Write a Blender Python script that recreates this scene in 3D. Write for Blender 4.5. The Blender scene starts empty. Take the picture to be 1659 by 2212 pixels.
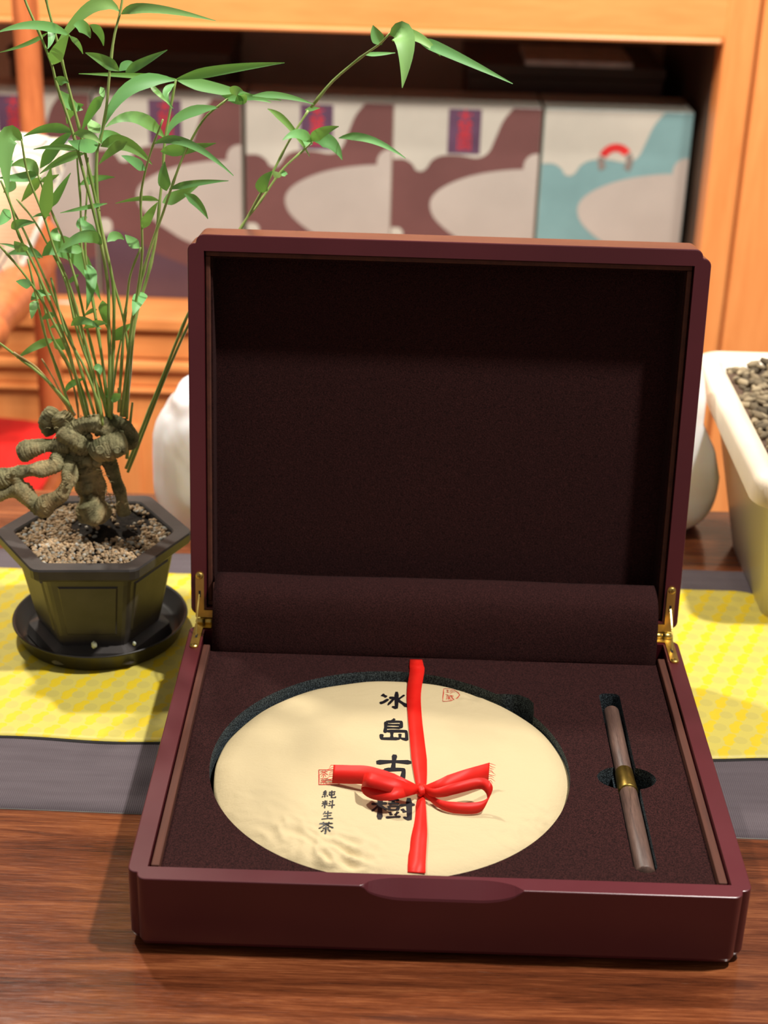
import bpy, bmesh, math, random
from mathutils import Vector, Matrix, noise
from math import sin, cos, pi, radians, sqrt, atan2, hypot, exp

# ------------------------------------------------------------------ camera, light, exposure
scene = bpy.context.scene
COL = scene.collection
CAM_LOC = Vector((0.1445, -0.7165, 0.6267))
CAM_ROT = (1.1265, -0.0270, 0.0167)
F_PX, IW, IH = 3386.4, 1659.0, 2212.0
cam_d = bpy.data.cameras.new('camera')
cam = bpy.data.objects.new('camera', cam_d)
COL.objects.link(cam)
cam.location = CAM_LOC
cam.rotation_euler = CAM_ROT
cam_d.sensor_fit = 'VERTICAL'
cam_d.sensor_height = 36.0
cam_d.lens = F_PX / IH * 36.0
cam_d.clip_start = 0.02
cam_d.dof.use_dof = True
cam_d.dof.focus_distance = 1.02
cam_d.dof.aperture_fstop = 8.0
scene.camera = cam

world = bpy.data.worlds.new('world')
scene.world = world
world.use_nodes = True
bg = world.node_tree.nodes['Background']
bg.inputs[0].default_value = (1.0, 0.93, 0.86, 1)
bg.inputs[1].default_value = 0.19


def lamp(name, loc, target, energy, size, color=(1, 0.9, 0.78), spot=None):
    if spot:
        d = bpy.data.lights.new(name, 'SPOT')
        d.spot_size = spot
        d.spot_blend = 0.6
        d.shadow_soft_size = size / 2
    else:
        d = bpy.data.lights.new(name, 'AREA')
        d.shape = 'DISK'
        d.size = size
    d.energy = energy
    d.color = color
    o = bpy.data.objects.new(name, d)
    COL.objects.link(o)
    o.location = loc
    o.rotation_euler = (Vector(target) - Vector(loc)).to_track_quat('-Z', 'Y').to_euler()
    return o


lamp('ceiling_downlight', (0.78, 0.10, 1.62), (0.15, 0.15, 0.0), 34, 0.08, (1, 0.95, 0.89))
lamp('ceiling_downlight', (-0.55, 1.05, 1.70), (-0.1, 0.4, 0.0), 28, 0.10, (1, 0.93, 0.82))
lamp('ceiling_downlight', (0.15, 0.10, 2.30), (0.15, 1.95, -0.05), 225, 0.20, (1, 0.94, 0.84), radians(62))
lamp('ceiling_downlight', (1.15, 0.15, 2.30), (0.75, 1.9, -0.05), 190, 0.20, (1, 0.94, 0.84), radians(62))
lamp('ceiling_downlight', (-0.85, 0.15, 2.30), (-0.45, 1.75, -0.1), 145, 0.20, (1, 0.94, 0.84), radians(62))

vs = scene.view_settings
vs.view_transform = 'Standard'
vs.look = 'None'
vs.gamma = 1
vs.use_curve_mapping = False
vs.exposure = 0.0

# ------------------------------------------------------------------ picture -> place helpers
RM = Matrix.Rotation(CAM_ROT[2], 3, 'Z') @ Matrix.Rotation(CAM_ROT[1], 3, 'Y') @ Matrix.Rotation(CAM_ROT[0], 3, 'X')


def ray(px, py):
    return RM @ Vector(((px - IW / 2) / F_PX, -(py - IH / 2) / F_PX, -1))


def atz(px, py, z):
    d = ray(px, py)
    return CAM_LOC + d * ((z - CAM_LOC.z) / d.z)


def aty(px, py, y):
    d = ray(px, py)
    return CAM_LOC + d * ((y - CAM_LOC.y) / d.y)


# ------------------------------------------------------------------ materials
def lin(c):
    return tuple((v / 255 / 12.92 if v / 255 <= 0.04045 else ((v / 255 + 0.055) / 1.055) ** 2.4) for v in c) + (1,)


class M:
    """small node-material builder"""

    def __init__(s, name, rough=0.5, metal=0.0, spec=0.5):
        s.m = bpy.data.materials.new(name)
        s.m.use_nodes = True
        s.t = s.m.node_tree
        s.b = s.t.nodes['Principled BSDF']
        s.b.inputs['Roughness'].default_value = rough
        s.b.inputs['Metallic'].default_value = metal
        s.b.inputs['Specular IOR Level'].default_value = spec
        s._co = None

    def n(s, typ, **kw):
        nd = s.t.nodes.new(typ)
        for k, v in kw.items():
            if k.startswith('i_'):
                key = k[2:].replace('_', ' ')
                nd.inputs[key].default_value = v
            elif k.startswith('n') and k[1:].isdigit():
                nd.inputs[int(k[1:])].default_value = v
            else:
                setattr(nd, k, v)
        return nd

    def l(s, a, b):
        s.t.links.new(a, b)

    def coords(s, scale=(1, 1, 1), rot=(0, 0, 0), kind='Object'):
        tc = s.n('ShaderNodeTexCoord')
        mp = s.n('ShaderNodeMapping')
        mp.inputs['Scale'].default_value = scale
        mp.inputs['Rotation'].default_value = rot
        s.l(tc.outputs[kind], mp.inputs[0])
        return mp.outputs[0]

    def noise(s, scale=10, detail=4, co=None, rough=0.55, dist=0.0):
        nd = s.n('ShaderNodeTexNoise')
        nd.inputs['Scale'].default_value = scale
        nd.inputs['Detail'].default_value = detail
        nd.inputs['Roughness'].default_value = rough
        nd.inputs['Distortion'].default_value = dist
        s.l(co if co is not None else s.coords(), nd.inputs['Vector'])
        return nd.outputs['Fac']

    def ramp(s, fac, stops):
        r = s.n('ShaderNodeValToRGB')
        e = r.color_ramp.elements
        while len(e) < len(stops):
            e.new(0.5)
        for i, (p, c) in enumerate(stops):
            e[i].position = p
            e[i].color = lin(c) if len(c) == 3 else c
        s.l(fac, r.inputs[0])
        return r.outputs[0]

    def mix(s, fac, a, b, mode='MIX'):
        nd = s.n('ShaderNodeMix', data_type='RGBA', blend_type=mode)
        for sock, v in ((nd.inputs[0], fac), (nd.inputs[6], a), (nd.inputs[7], b)):
            if hasattr(v, 'is_output'):
                s.l(v, sock)
            else:
                sock.default_value = v if not isinstance(v, tuple) or len(v) == 4 else lin(v)
        return nd.outputs[2]

    def math(s, op, a, b=None, c=None):
        nd = s.n('ShaderNodeMath', operation=op)
        for i, v in enumerate((a, b, c)):
            if v is None:
                continue
            if hasattr(v, 'is_output'):
                s.l(v, nd.inputs[i])
            else:
                nd.inputs[i].default_value = v
        return nd.outputs[0]

    def color(s, c):
        if hasattr(c, 'is_output'):
            s.l(c, s.b.inputs['Base Color'])
        else:
            s.b.inputs['Base Color'].default_value = lin(c)
        return s

    def bump(s, h, strength=0.3, dist=0.001):
        nd = s.n('ShaderNodeBump')
        nd.inputs['Strength'].default_value = strength
        nd.inputs['Distance'].default_value = dist
        s.l(h, nd.inputs['Height'])
        s.l(nd.outputs[0], s.b.inputs['Normal'])
        return s

    def set(s, **kw):
        for k, v in kw.items():
            s.b.inputs[k.replace('_', ' ')].default_value = v
        return s


def simple(name, c, rough=0.5, metal=0.0, var=0.12, scale=30, spec=0.5, bump=0.0, bscale=200, **kw):
    m = M(name, rough, metal, spec)
    c2 = tuple(min(255, v * (1 + var)) for v in c)
    c1 = tuple(v * (1 - var) for v in c)
    m.color(m.ramp(m.noise(scale, 5), [(0.3, c1), (0.7, c2)]))
    if bump:
        m.bump(m.noise(bscale, 3), bump)
    m.set(**kw)
    return m.m


def wood(name, dark, light, rough=0.35, stretch=(3, 40, 40), scale=1.0, bump=0.1, coat=0.0):
    m = M(name, rough)
    co = m.coords(tuple(v * scale for v in stretch))
    n1 = m.noise(1.2, 8, co, 0.65, 0.6)
    n2 = m.noise(6.0, 4, co, 0.6)
    f = m.math('ADD', m.math('MULTIPLY', n1, 0.7), m.math('MULTIPLY', n2, 0.3))
    m.color(m.ramp(f, [(0.3, dark), (0.68, light)]))
    m.bump(n2, bump, 0.0006)
    if coat:
        m.set(Coat_Weight=coat, Coat_Roughness=0.12)
    return m.m


MAT = {}
MAT['orange_wood_x'] = wood('orange_wood_grain_across', (214, 128, 68), (236, 156, 92), 0.32, (2.5, 30, 30))
MAT['orange_wood_z'] = wood('orange_wood_grain_upright', (214, 128, 68), (236, 156, 92), 0.32, (30, 30, 2.5))
MAT['chair_wood'] = wood('chair_wood', (160, 80, 42), (218, 128, 76), 0.35, (40, 40, 4))

m = M('walnut_table', 0.22)
co = m.coords((4, 60, 40))
n1 = m.noise(1.0, 10, co, 0.7, 1.0)
n2 = m.noise(5.0, 6, m.coords((7, 230, 60)), 0.75)
f = m.math('ADD', m.math('MULTIPLY', n1, 0.6), m.math('MULTIPLY', n2, 0.4))
base = m.ramp(f, [(0.36, (52, 24, 13)), (0.5, (112, 58, 32)), (0.64, (164, 98, 58))])
wear = m.ramp(m.noise(3.0, 3, m.coords((16, 330, 10), (0, 0, 0.16)), 0.6), [(0.66, (0, 0, 0)), (0.74, (120, 120, 120))])
m.color(m.mix(wear, base, (196, 158, 128)))
scr = m.noise(3.0, 8, m.coords((26, 240, 10), (0, 0, 0.12)), 0.75)
m.l(m.ramp(scr, [(0.35, (84, 84, 84)), (0.7, (138, 138, 138))]), m.b.inputs['Roughness'])
m.bump(m.math('ADD', scr, m.math('MULTIPLY', n2, 0.6)), 0.12, 0.0004)
m.set(Coat_Weight=0.8, Coat_Roughness=0.10)
MAT['table'] = m.m

# lacquered red-brown box wood with fine satin speckle
m = M('dark_red_lacquer', 0.36, spec=0.4)
m.color(m.ramp(m.noise(5, 6), [(0.3, (76, 23, 30)), (0.7, (94, 32, 40))]))
m.l(m.ramp(m.noise(9, 5), [(0.35, (150, 150, 150)), (0.7, (172, 172, 172))]), m.b.inputs['Roughness'])
m.bump(m.noise(900, 2), 0.06, 0.0003)
m.set(Coat_Weight=0.45, Coat_Roughness=0.28)
MAT['lacquer'] = m.m
MAT['liner_wood'] = wood('raw_brown_liner_wood', (62, 28, 17), (98, 50, 31), 0.75, (60, 4, 60))
m = M('brown_velvet', 0.95, spec=0.15)
nv = m.noise(1400, 2)
m.color(m.mix(m.math('MULTIPLY', m.noise(14, 4), 0.55), m.ramp(nv, [(0.35, (20, 7, 7)), (0.7, (70, 36, 34))]), (34, 15, 15)))
m.bump(nv, 0.5, 0.0006)
MAT['velvet'] = m.m
m = M('black_foam', 0.95, spec=0.2)
nf = m.noise(1500, 2)
m.color(m.ramp(nf, [(0.45, (28, 33, 38)), (0.68, (110, 124, 130))]))
m.bump(nf, 0.9, 0.001)
MAT['foam'] = m.m
m = M('polished_brass', 0.33, 1.0)
m.color(m.ramp(m.noise(60, 3), [(0.3, (212, 176, 92)), (0.7, (238, 208, 120))]))
m.bump(m.noise(700, 2, m.coords((1, 8, 8))), 0.04, 0.0002)
MAT['brass'] = m.m
MAT['aged_brass'] = simple('aged_brass', (150, 124, 62), 0.38, 1.0, 0.15, 120)

# wrapping paper: soft cream, fine fibres
m = M('cream_paper', 0.72, spec=0.3)
m.color(m.mix(m.ramp(m.noise(120, 5), [(0.4, (0, 0, 0)), (0.75, (70, 70, 70))]), (206, 187, 146), (196, 174, 128)))
m.bump(m.math('ADD', m.noise(46, 6, m.coords((1, 1.8, 1)), 0.6, 0.8), m.math('MULTIPLY', m.noise(700, 3), 0.25)), 0.38, 0.0016)
MAT['paper'] = m.m
MAT['ink'] = simple('black_ink', (20, 16, 22), 0.45, 0, 0.2, 200)
MAT['seal_red'] = simple('red_seal_ink', (196, 56, 40), 0.7, 0, 0.2, 300)
m = M('red_satin_ribbon', 0.42)
m.color(m.ramp(m.noise(40, 4), [(0.3, (220, 28, 20)), (0.7, (236, 46, 34))]))
w = m.n('ShaderNodeTexWave', wave_type='BANDS', bands_direction='DIAGONAL')
w.inputs['Scale'].default_value = 600
m.l(m.coords(), w.inputs['Vector'])
m.bump(w.outputs['Fac'], 0.25, 0.0002)
m.set(Specular_IOR_Level=0.3)
MAT['ribbon'] = m.m
MAT['pick_wood'] = wood('dark_grey_rosewood', (56, 40, 36), (120, 92, 80), 0.45, (300, 22, 300), 1, 0.2)

# gray woven runner
m = M('grey_woven_cloth', 0.85, spec=0.2)
wv = m.n('ShaderNodeTexWave', wave_type='BANDS', bands_direction='X')
wv.inputs['Scale'].default_value = 230
wv.inputs['Distortion'].default_value = 1.5
wv.inputs['Detail'].default_value = 2
m.l(m.coords(), wv.inputs['Vector'])
streak = m.noise(6, 5, m.coords((3, 26, 1)))
m.color(m.mix(m.math('MULTIPLY', wv.outputs['Fac'], 0.45), m.ramp(streak, [(0.3, (98, 88, 92)), (0.7, (108, 98, 102))]), (70, 62, 66)))
m.bump(wv.outputs['Fac'], 0.4, 0.0005)
MAT['grey_cloth'] = m.m


def fish_scale_brocade():
    m = M('yellow_brocade', 0.5, spec=0.4)
    tc = m.n('ShaderNodeTexCoord')
    sx = m.n('ShaderNodeSeparateXYZ')
    m.l(tc.outputs['Object'], sx.inputs[0])
    wob = m.noise(18, 3)
    X = m.math('ADD', sx.outputs['X'], m.math('MULTIPLY', wob, 0.002))
    Y = m.math('ADD', sx.outputs['Y'], m.math('MULTIPLY', wob, 0.0015))
    v = m.math('DIVIDE', Y, 0.0165)
    row = m.math('FLOOR', v)
    fv = m.math('SUBTRACT', m.math('FRACT', v), 0.5)
    u = m.math('ADD', m.math('DIVIDE', X, 0.0192), m.math('MULTIPLY', row, -0.38))
    fu = m.math('SUBTRACT', m.math('FRACT', u), 0.5)

    def disc(cx, cy, r, soft=30):
        a = m.math('SUBTRACT', fu, cx)
        b = m.math('MULTIPLY', m.math('SUBTRACT', fv, cy), 0.86)
        d = m.math('SQRT', m.math('ADD', m.math('MULTIPLY', a, a), m.math('MULTIPLY', b, b)))
        k = m.n('ShaderNodeMath', operation='MULTIPLY', use_clamp=True)
        m.l(m.math('SUBTRACT', r, d), k.inputs[0])
        k.inputs[1].default_value = soft
        return k.outputs[0]
    lobes = m.math('MAXIMUM', m.math('MAXIMUM', disc(-0.17, 0.02, 0.28), disc(-0.26, -0.28, 0.19)), disc(-0.04, 0.33, 0.19))
    pale = disc(0.22, -0.02, 0.27)
    mask = m.math('SUBTRACT', lobes, pale)
    mk = m.n('ShaderNodeMath', operation='MAXIMUM', use_clamp=True)
    m.l(mask, mk.inputs[0])
    ground = m.mix(pale, (198, 196, 124), (178, 180, 126))
    m.color(m.mix(mk.outputs[0], ground, m.mix(m.noise(40, 2), (222, 190, 34), (232, 206, 52))))
    m.bump(m.math('ADD', mk.outputs[0], m.math('MULTIPLY', m.noise(600, 2), 0.5)), 0.25, 0.0005)
    return m.m


MAT['brocade'] = fish_scale_brocade()
MAT['hem_grey'] = simple('pale_grey_hem', (150, 150, 142), 0.8)
MAT['black_edge'] = simple('black_hem', (22, 18, 18), 0.8)
MAT['pot'] = simple('dark_stoneware', (62, 58, 56), 0.42, 0, 0.14, 40, 0.5, 0.1, 300)
MAT['saucer'] = simple('black_plastic_saucer', (40, 36, 32), 0.38, 0, 0.1, 30)
m = M('tan_gravel', 0.75, spec=0.3)
gi = m.n('ShaderNodeNewGeometry')
m.color(m.ramp(gi.outputs['Random Per Island'], [(0.0, (128, 104, 76)), (0.35, (176, 150, 116)), (0.62, (192, 162, 126)), (0.8, (150, 136, 112)), (0.93, (160, 162, 156)), (1.0, (200, 192, 176))]))
MAT['gravel'] = m.m
MAT['soil'] = simple('black_soil', (34, 30, 26), 0.9, 0, 0.5, 200, 0.2, 0.8, 260)
m = M('rhizome_bark', 0.85, spec=0.2)
f = m.noise(110, 8, None, 0.75)
tone = m.ramp(m.noise(38, 4, None, 0.6), [(0.3, (112, 114, 80)), (0.5, (182, 172, 128)), (0.7, (218, 188, 134))])
m.color(m.mix(m.ramp(f, [(0.30, (0, 0, 0)), (0.48, (255, 255, 255))]), (62, 56, 40), tone))
m.bump(m.noise(300, 6, None, 0.7), 1.0, 0.003)
MAT['bark'] = m.m
m = M('green_culm', 0.42)
m.color(m.ramp(m.noise(30, 3), [(0.3, (128, 158, 78)), (0.7, (172, 190, 112))]))
MAT['culm'] = m.m
MAT['dry_culm'] = simple('dry_tan_culm', (176, 150, 100), 0.6, 0, 0.2, 60)
m = M('bamboo_leaf', 0.5)
oi = m.n('ShaderNodeObjectInfo')
m.color(m.mix(m.math('MULTIPLY', m.noise(30, 3), 0.5), m.ramp(oi.outputs['Random'], [(0.0, (108, 172, 98)), (0.5, (130, 192, 112)), (1.0, (162, 204, 112))]), (128, 190, 128)))
m.set(Subsurface_Weight=0.0)
tr = m.n('ShaderNodeBsdfTranslucent')
tr.inputs[0].default_value = lin((130, 186, 76))
mx = m.n('ShaderNodeMixShader')
mx.inputs[0].default_value = 0.22
out = m.t.nodes['Material Output']
m.l(m.b.outputs[0], mx.inputs[1])
m.l(tr.outputs[0], mx.inputs[2])
m.l(mx.outputs[0], out.inputs[0])
MAT['leaf'] = m.m
MAT['dry_leaf'] = simple('dry_leaf', (196, 164, 116), 0.6)

MAT['mauve'] = simple('mauve_print', (104, 70, 68), 0.28, 0, 0.06, 8)
MAT['mauve_dark'] = simple('dull_purple_print', (84, 64, 74), 0.3, 0, 0.06, 8)
MAT['cream_print'] = simple('cream_print', (178, 173, 162), 0.3, 0, 0.04, 8)
MAT['oval_print'] = simple('greyish_oval_print', (168, 158, 150), 0.3, 0, 0.04, 6)
MAT['teal'] = simple('teal_print', (112, 144, 146), 0.28, 0, 0.06, 8)
MAT['plaque'] = simple('purple_plaque', (88, 62, 84), 0.4, 0, 0.1, 30)
MAT['letter_red'] = simple('red_lettering', (190, 40, 40), 0.5)
MAT['letter_grey'] = simple('grey_lettering', (120, 110, 104), 0.5)
MAT['box_card'] = simple('pale_card', (198, 198, 182), 0.18, 0, 0.04, 8)
MAT['brown_card'] = simple('brown_card', (84, 66, 54), 0.5, 0, 0.15, 8)
MAT['niche_back'] = simple('niche_back_board', (206, 190, 172), 0.5, 0, 0.12, 3)
MAT['white_card'] = simple('white_card', (226, 222, 216), 0.4)
MAT['chair_red'] = simple('red_cushion_cloth', (206, 34, 28), 0.75, 0, 0.1, 20, 0.3, 0.3, 500)
MAT['piping'] = simple('white_piping', (232, 226, 214), 0.7)
m = M('plastic_film', 0.25)
m.color((238, 236, 238))
m.bump(m.noise(9, 2, None, 0.5, 0.8), 0.3, 0.01)
m.set(Subsurface_Weight=0.25, Transmission_Weight=0.0)
MAT['film'] = m.m
m = M('clear_tub_plastic', 0.3)
m.color((232, 226, 216))
m.set(Transmission_Weight=0.25, IOR=1.3)
m.bump(m.noise(12, 4), 0.3, 0.01)
MAT['tub'] = m.m
MAT['liner_bag'] = simple('cream_liner_bag', (240, 222, 196), 0.45, 0, 0.05, 10)
m = M('loose_tea', 0.9, spec=0.2)
gi = m.n('ShaderNodeNewGeometry')
m.color(m.ramp(gi.outputs['Random Per Island'], [(0, (70, 62, 50)), (0.5, (120, 106, 84)), (1, (160, 144, 116))]))
MAT['tea'] = m.m
m = M('patterned_cushion', 0.75, spec=0.2)
co = m.coords((1, 1, 1))
vo = m.n('ShaderNodeTexVoronoi', feature='F1')
vo.inputs['Scale'].default_value = 17
vo.inputs['Randomness'].default_value = 0.25
m.l(co, vo.inputs['Vector'])
rings = m.math('FRACT', m.math('MULTIPLY', vo.outputs['Distance'], 6.0))
line = m.math('LESS_THAN', rings, 0.3)
sx = m.n('ShaderNodeSeparateXYZ')
m.l(m.n('ShaderNodeTexCoord').outputs['Object'], sx.inputs[0])
band = m.math('LESS_THAN', m.math('ABSOLUTE', m.math('SUBTRACT', sx.outputs['Z'], 0.105)), 0.040)
wv = m.n('ShaderNodeTexWave', wave_type='BANDS', bands_direction='Z')
wv.inputs['Scale'].default_value = 60
wv.inputs['Distortion'].default_value = 2
m.l(co, wv.inputs['Vector'])
tan = m.mix(wv.outputs['Fac'], (214, 160, 120), (236, 200, 166))
m.color(m.mix(band, m.mix(line, (224, 210, 184), (92, 90, 102)), tan))
MAT['cushion'] = m.m
MAT['floor'] = simple('grey_floor_tile', (120, 104, 92), 0.3, 0, 0.1, 2)
MAT['wall'] = simple('warm_plaster', (196, 178, 158), 0.8, 0, 0.03, 2)
MAT['pebble'] = simple('pale_green_pebble', (196, 204, 186), 0.6)
MAT['white_ceiling'] = simple('white_ceiling', (220, 214, 204), 0.9, 0, 0.02, 2)


# ------------------------------------------------------------------ object helpers
def link(name, me, mat=None, parent=None, smooth=False):
    o = bpy.data.objects.new(name, me)
    COL.objects.link(o)
    if mat is not None:
        me.materials.clear()
        for x in (mat if isinstance(mat, (list, tuple)) else [mat]):
            me.materials.append(x)
    if smooth:
        me.polygons.foreach_set('use_smooth', [True] * len(me.polygons))
    if parent is not None:
        o.parent = parent
        o.matrix_parent_inverse = world_of(parent).inverted()
    return o


def world_of(o):
    mw = Matrix.LocRotScale(o.location, o.rotation_euler, o.scale)
    if o.parent is not None:
        return world_of(o.parent) @ o.matrix_parent_inverse @ mw
    return mw


def obj(name, verts, faces, mat=None, parent=None, smooth=False, fm=None):
    me = bpy.data.meshes.new(name)
    me.from_pydata([tuple(v) for v in verts], [], faces)
    me.update()
    o = link(name, me, mat, parent, smooth)
    if fm:
        me.polygons.foreach_set('material_index', fm)
    return o


def bm_obj(name, bm, mat=None, parent=None, smooth=False):
    bmesh.ops.recalc_face_normals(bm, faces=bm.faces)
    me = bpy.data.meshes.new(name)
    bm.to_mesh(me)
    bm.free()
    return link(name, me, mat, parent, smooth)


def thing(name, label, cat, loc=(0, 0, 0), group=None):
    o = bpy.data.objects.new(name, None)
    COL.objects.link(o)
    o.location = loc
    o.empty_display_size = 0.02
    return tag(o, label, cat, group)


def tag(o, label, cat, group=None):
    o['label'] = label
    o['category'] = cat
    if group:
        o['group'] = group
    return o


def box_bm(bm, x0, x1, y0, y1, z0, z1, bev=0.0, mat=None):
    r = bmesh.ops.create_cube(bm, size=1.0)
    vs_ = r['verts']
    for v in vs_:
        v.co = Vector(((x0 + x1) / 2 + v.co.x * (x1 - x0), (y0 + y1) / 2 + v.co.y * (y1 - y0), (z0 + z1) / 2 + v.co.z * (z1 - z0)))
    if bev:
        es = list({e for v in vs_ for e in v.link_edges})
        bmesh.ops.bevel(bm, geom=es, offset=bev, segments=2, affect='EDGES', profile=0.5)


def box(name, x0, x1, y0, y1, z0, z1, mat, parent=None, bev=0.0):
    bm = bmesh.new()
    box_bm(bm, x0, x1, y0, y1, z0, z1, bev)
    return bm_obj(name, bm, mat, parent)


def catmull(pts, n):
    """resample control points (any tuples) to n+1 points on a Catmull-Rom curve"""
    P = [Vector(p) for p in pts]
    P = [P[0] * 2 - P[1]] + P + [P[-1] * 2 - P[-2]]
    segs = len(P) - 3
    out_ = []
    for i in range(n + 1):
        t = i / n * segs
        k = min(int(t), segs - 1)
        t -= k
        p0, p1, p2, p3 = P[k:k + 4]
        out_.append(0.5 * ((2 * p1) + (p2 - p0) * t + (2 * p0 - 5 * p1 + 4 * p2 - p3) * t * t + (3 * p1 - p0 - 3 * p2 + p3) * t ** 3))
    return out_


def tube_data(path, radii, seg=8, caps=True, wob=0.0, seed=0):
    V, Fc = [], []
    n = len(path)
    up = Vector((0.13, 0.31, 0.94)).normalized()
    prev = None
    for i, p in enumerate(path):
        d = (path[min(i + 1, n - 1)] - path[max(i - 1, 0)])
        d = d.normalized() if d.length > 1e-9 else Vector((0, 0, 1))
        if prev is None:
            a = d.cross(up)
            if a.length < 1e-3:
                a = d.cross(Vector((1, 0, 0)))
            a.normalize()
        else:
            a = prev - d * prev.dot(d)
            a.normalize()
        prev = a
        b = d.cross(a)
        for k in range(seg):
            t = 2 * pi * k / seg
            r = radii[i]
            q = a * cos(t) + b * sin(t)
            if wob:
                r *= 1 + wob * noise.noise((p + q * radii[i]) * 75 + Vector((seed, 0, 0)))
            V.append(p + q * r)
    for i in range(n - 1):
        for k in range(seg):
            k2 = (k + 1) % seg
            Fc.append((i * seg + k, i * seg + k2, (i + 1) * seg + k2, (i + 1) * seg + k))
    if caps:
        c0 = len(V)
        V.append(path[0] - (path[1] - path[0]).normalized() * radii[0] * 0.3)
        V.append(path[-1] + (path[-1] - path[-2]).normalized() * radii[-1] * 0.3)
        for k in range(seg):
            k2 = (k + 1) % seg
            Fc.append((c0, k2, k))
            Fc.append((c0 + 1, (n - 1) * seg + k, (n - 1) * seg + k2))
    return V, Fc


def merge(lst):
    V, Fc = [], []
    for v, f in lst:
        o = len(V)
        V += list(v)
        Fc += [tuple(i + o for i in q) for q in f]
    return V, Fc


def tube(name, path, radii, mat, parent=None, seg=8, **kw):
    if not isinstance(radii, (list, tuple)):
        radii = [radii] * len(path)
    V, Fc = tube_data(path, radii, seg, **kw)
    return obj(name, V, Fc, mat, parent, True)


def lathe(prof, seg=48, centre=(0, 0, 0), close=True):
    V, Fc = [], []
    c = Vector(centre)
    for r, z in prof:
        for k in range(seg):
            t = 2 * pi * k / seg
            V.append(c + Vector((r * cos(t), r * sin(t), z)))
    for i in range(len(prof) - 1):
        for k in range(seg):
            k2 = (k + 1) % seg
            Fc.append((i * seg + k, i * seg + k2, (i + 1) * seg + k2, (i + 1) * seg + k))
    if close:
        Fc.append(tuple(reversed(range(seg))))
        Fc.append(tuple((len(prof) - 1) * seg + k for k in range(seg)))
    return V, Fc


def flat_curve(name, loops, z0, z1, mats, parent=None):
    """a plate from z0 to z1 whose first loop is the outline and the others are holes; walls take mats[1]"""
    cu = bpy.data.curves.new(name, 'CURVE')
    cu.dimensions = '2D'
    cu.fill_mode = 'BOTH'
    cu.extrude = (z1 - z0) / 2
    for lp in loops:
        sp = cu.splines.new('POLY')
        sp.points.add(len(lp) - 1)
        for i, (x, y) in enumerate(lp):
            sp.points[i].co = (x, y, 0, 1)
        sp.use_cyclic_u = True
    tmp = bpy.data.objects.new(name, cu)
    COL.objects.link(tmp)
    dg = bpy.context.evaluated_depsgraph_get()
    me = bpy.data.meshes.new_from_object(tmp.evaluated_get(dg))
    bpy.data.objects.remove(tmp)
    me.transform(Matrix.Translation((0, 0, (z0 + z1) / 2)))
    o = link(name, me, mats, parent)
    me.polygons.foreach_set('material_index', [0 if abs(p.normal.z) > 0.5 else len(mats) - 1 for p in me.polygons])
    return o


def text_mesh(s, size, bold=0.0):
    cu = bpy.data.curves.new('text', 'FONT')
    cu.body = s
    cu.size = size
    cu.align_x = 'CENTER'
    cu.align_y = 'CENTER'
    cu.offset = bold
    cu.resolution_u = 2
    tmp = bpy.data.objects.new('text', cu)
    COL.objects.link(tmp)
    dg = bpy.context.evaluated_depsgraph_get()
    me = bpy.data.meshes.new_from_object(tmp.evaluated_get(dg))
    bpy.data.objects.remove(tmp)
    return me


# ------------------------------------------------------------------ setting
FLOOR_Z = -0.78
TZ = -0.003                                             # table top
box('floor', -3.2, 3.4, -2.6, 2.7, FLOOR_Z - 0.05, FLOOR_Z, MAT['floor'])['kind'] = 'structure'
box('wall_back', -3.2, 3.4, 2.6, 2.7, FLOOR_Z, 1.95, MAT['wall'])['kind'] = 'structure'

# ------------------------------------------------------------------ table
tb = thing('tea_table', 'long polished dark walnut table with scratched glossy top under the box', 'table', (0.15, 0.15, FLOOR_Z))
box('tabletop', -0.95, 1.15, -0.34, 0.635, TZ - 0.04, TZ, MAT['table'], tb, 0.004)
for (lx, ly) in ((-0.88, -0.27), (1.08, -0.27), (-0.88, 0.58), (1.08, 0.58)):
    box('leg', lx - 0.035, lx + 0.035, ly - 0.035, ly + 0.035, FLOOR_Z, TZ - 0.04, MAT['table'], tb, 0.004)
for (ay) in (-0.29, 0.58):
    box('apron', -0.845, 1.045, ay - 0.01, ay + 0.01, TZ - 0.12, TZ - 0.04, MAT['table'], tb)
for (ax) in (-0.89, 1.09):
    box('apron', ax - 0.01, ax + 0.01, -0.235, 0.545, TZ - 0.12, TZ - 0.04, MAT['table'], tb)


def cloth(name, x0, x1, fy0, fy1, z, th, mats, nx=160, ny=24, edge_strip=False, corner=0.0):
    """a laid cloth: top grid, with a rim face all round"""
    V, Fc, fm = [], [], []
    for j in range(ny + 1):
        for i in range(nx + 1):
            x = x0 + (x1 - x0) * i / nx
            a, b = fy0(x), fy1(x)
            y = a + (b - a) * j / ny
            if corner:
                e = x1 - x
                if e < corner:
                    k = corner - sqrt(max(0, corner ** 2 - (corner - e) ** 2))
                    y = min(y, b - k)
            zz = z + th + 0.0002 * noise.noise(Vector((x * 14, y * 14, 3.3))) + 0.0001 * noise.noise(Vector((x * 60, y * 60, 1)))
            V.append(Vector((x, y, zz)))
    W = nx + 1
    for j in range(ny):
        for i in range(nx):
            Fc.append((j * W + i, j * W + i + 1, (j + 1) * W + i + 1, (j + 1) * W + i))
            fm.append(0)
    ring = [i for i in range(W)] + [j * W + nx for j in range(1, ny + 1)] + [ny * W + i for i in range(nx - 1, -1, -1)] + [j * W for j in range(ny - 1, 0, -1)]
    base_ = len(V)
    for i in ring:
        V.append(Vector((V[i].x, V[i].y, z)))
    n_ = len(ring)
    for k in range(n_):
        k2 = (k + 1) % n_
        Fc.append((ring[k], base_ + k, base_ + k2, ring[k2]))
        fm.append(1)
    return obj(name, V, Fc, mats, None, True, fm)


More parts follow.
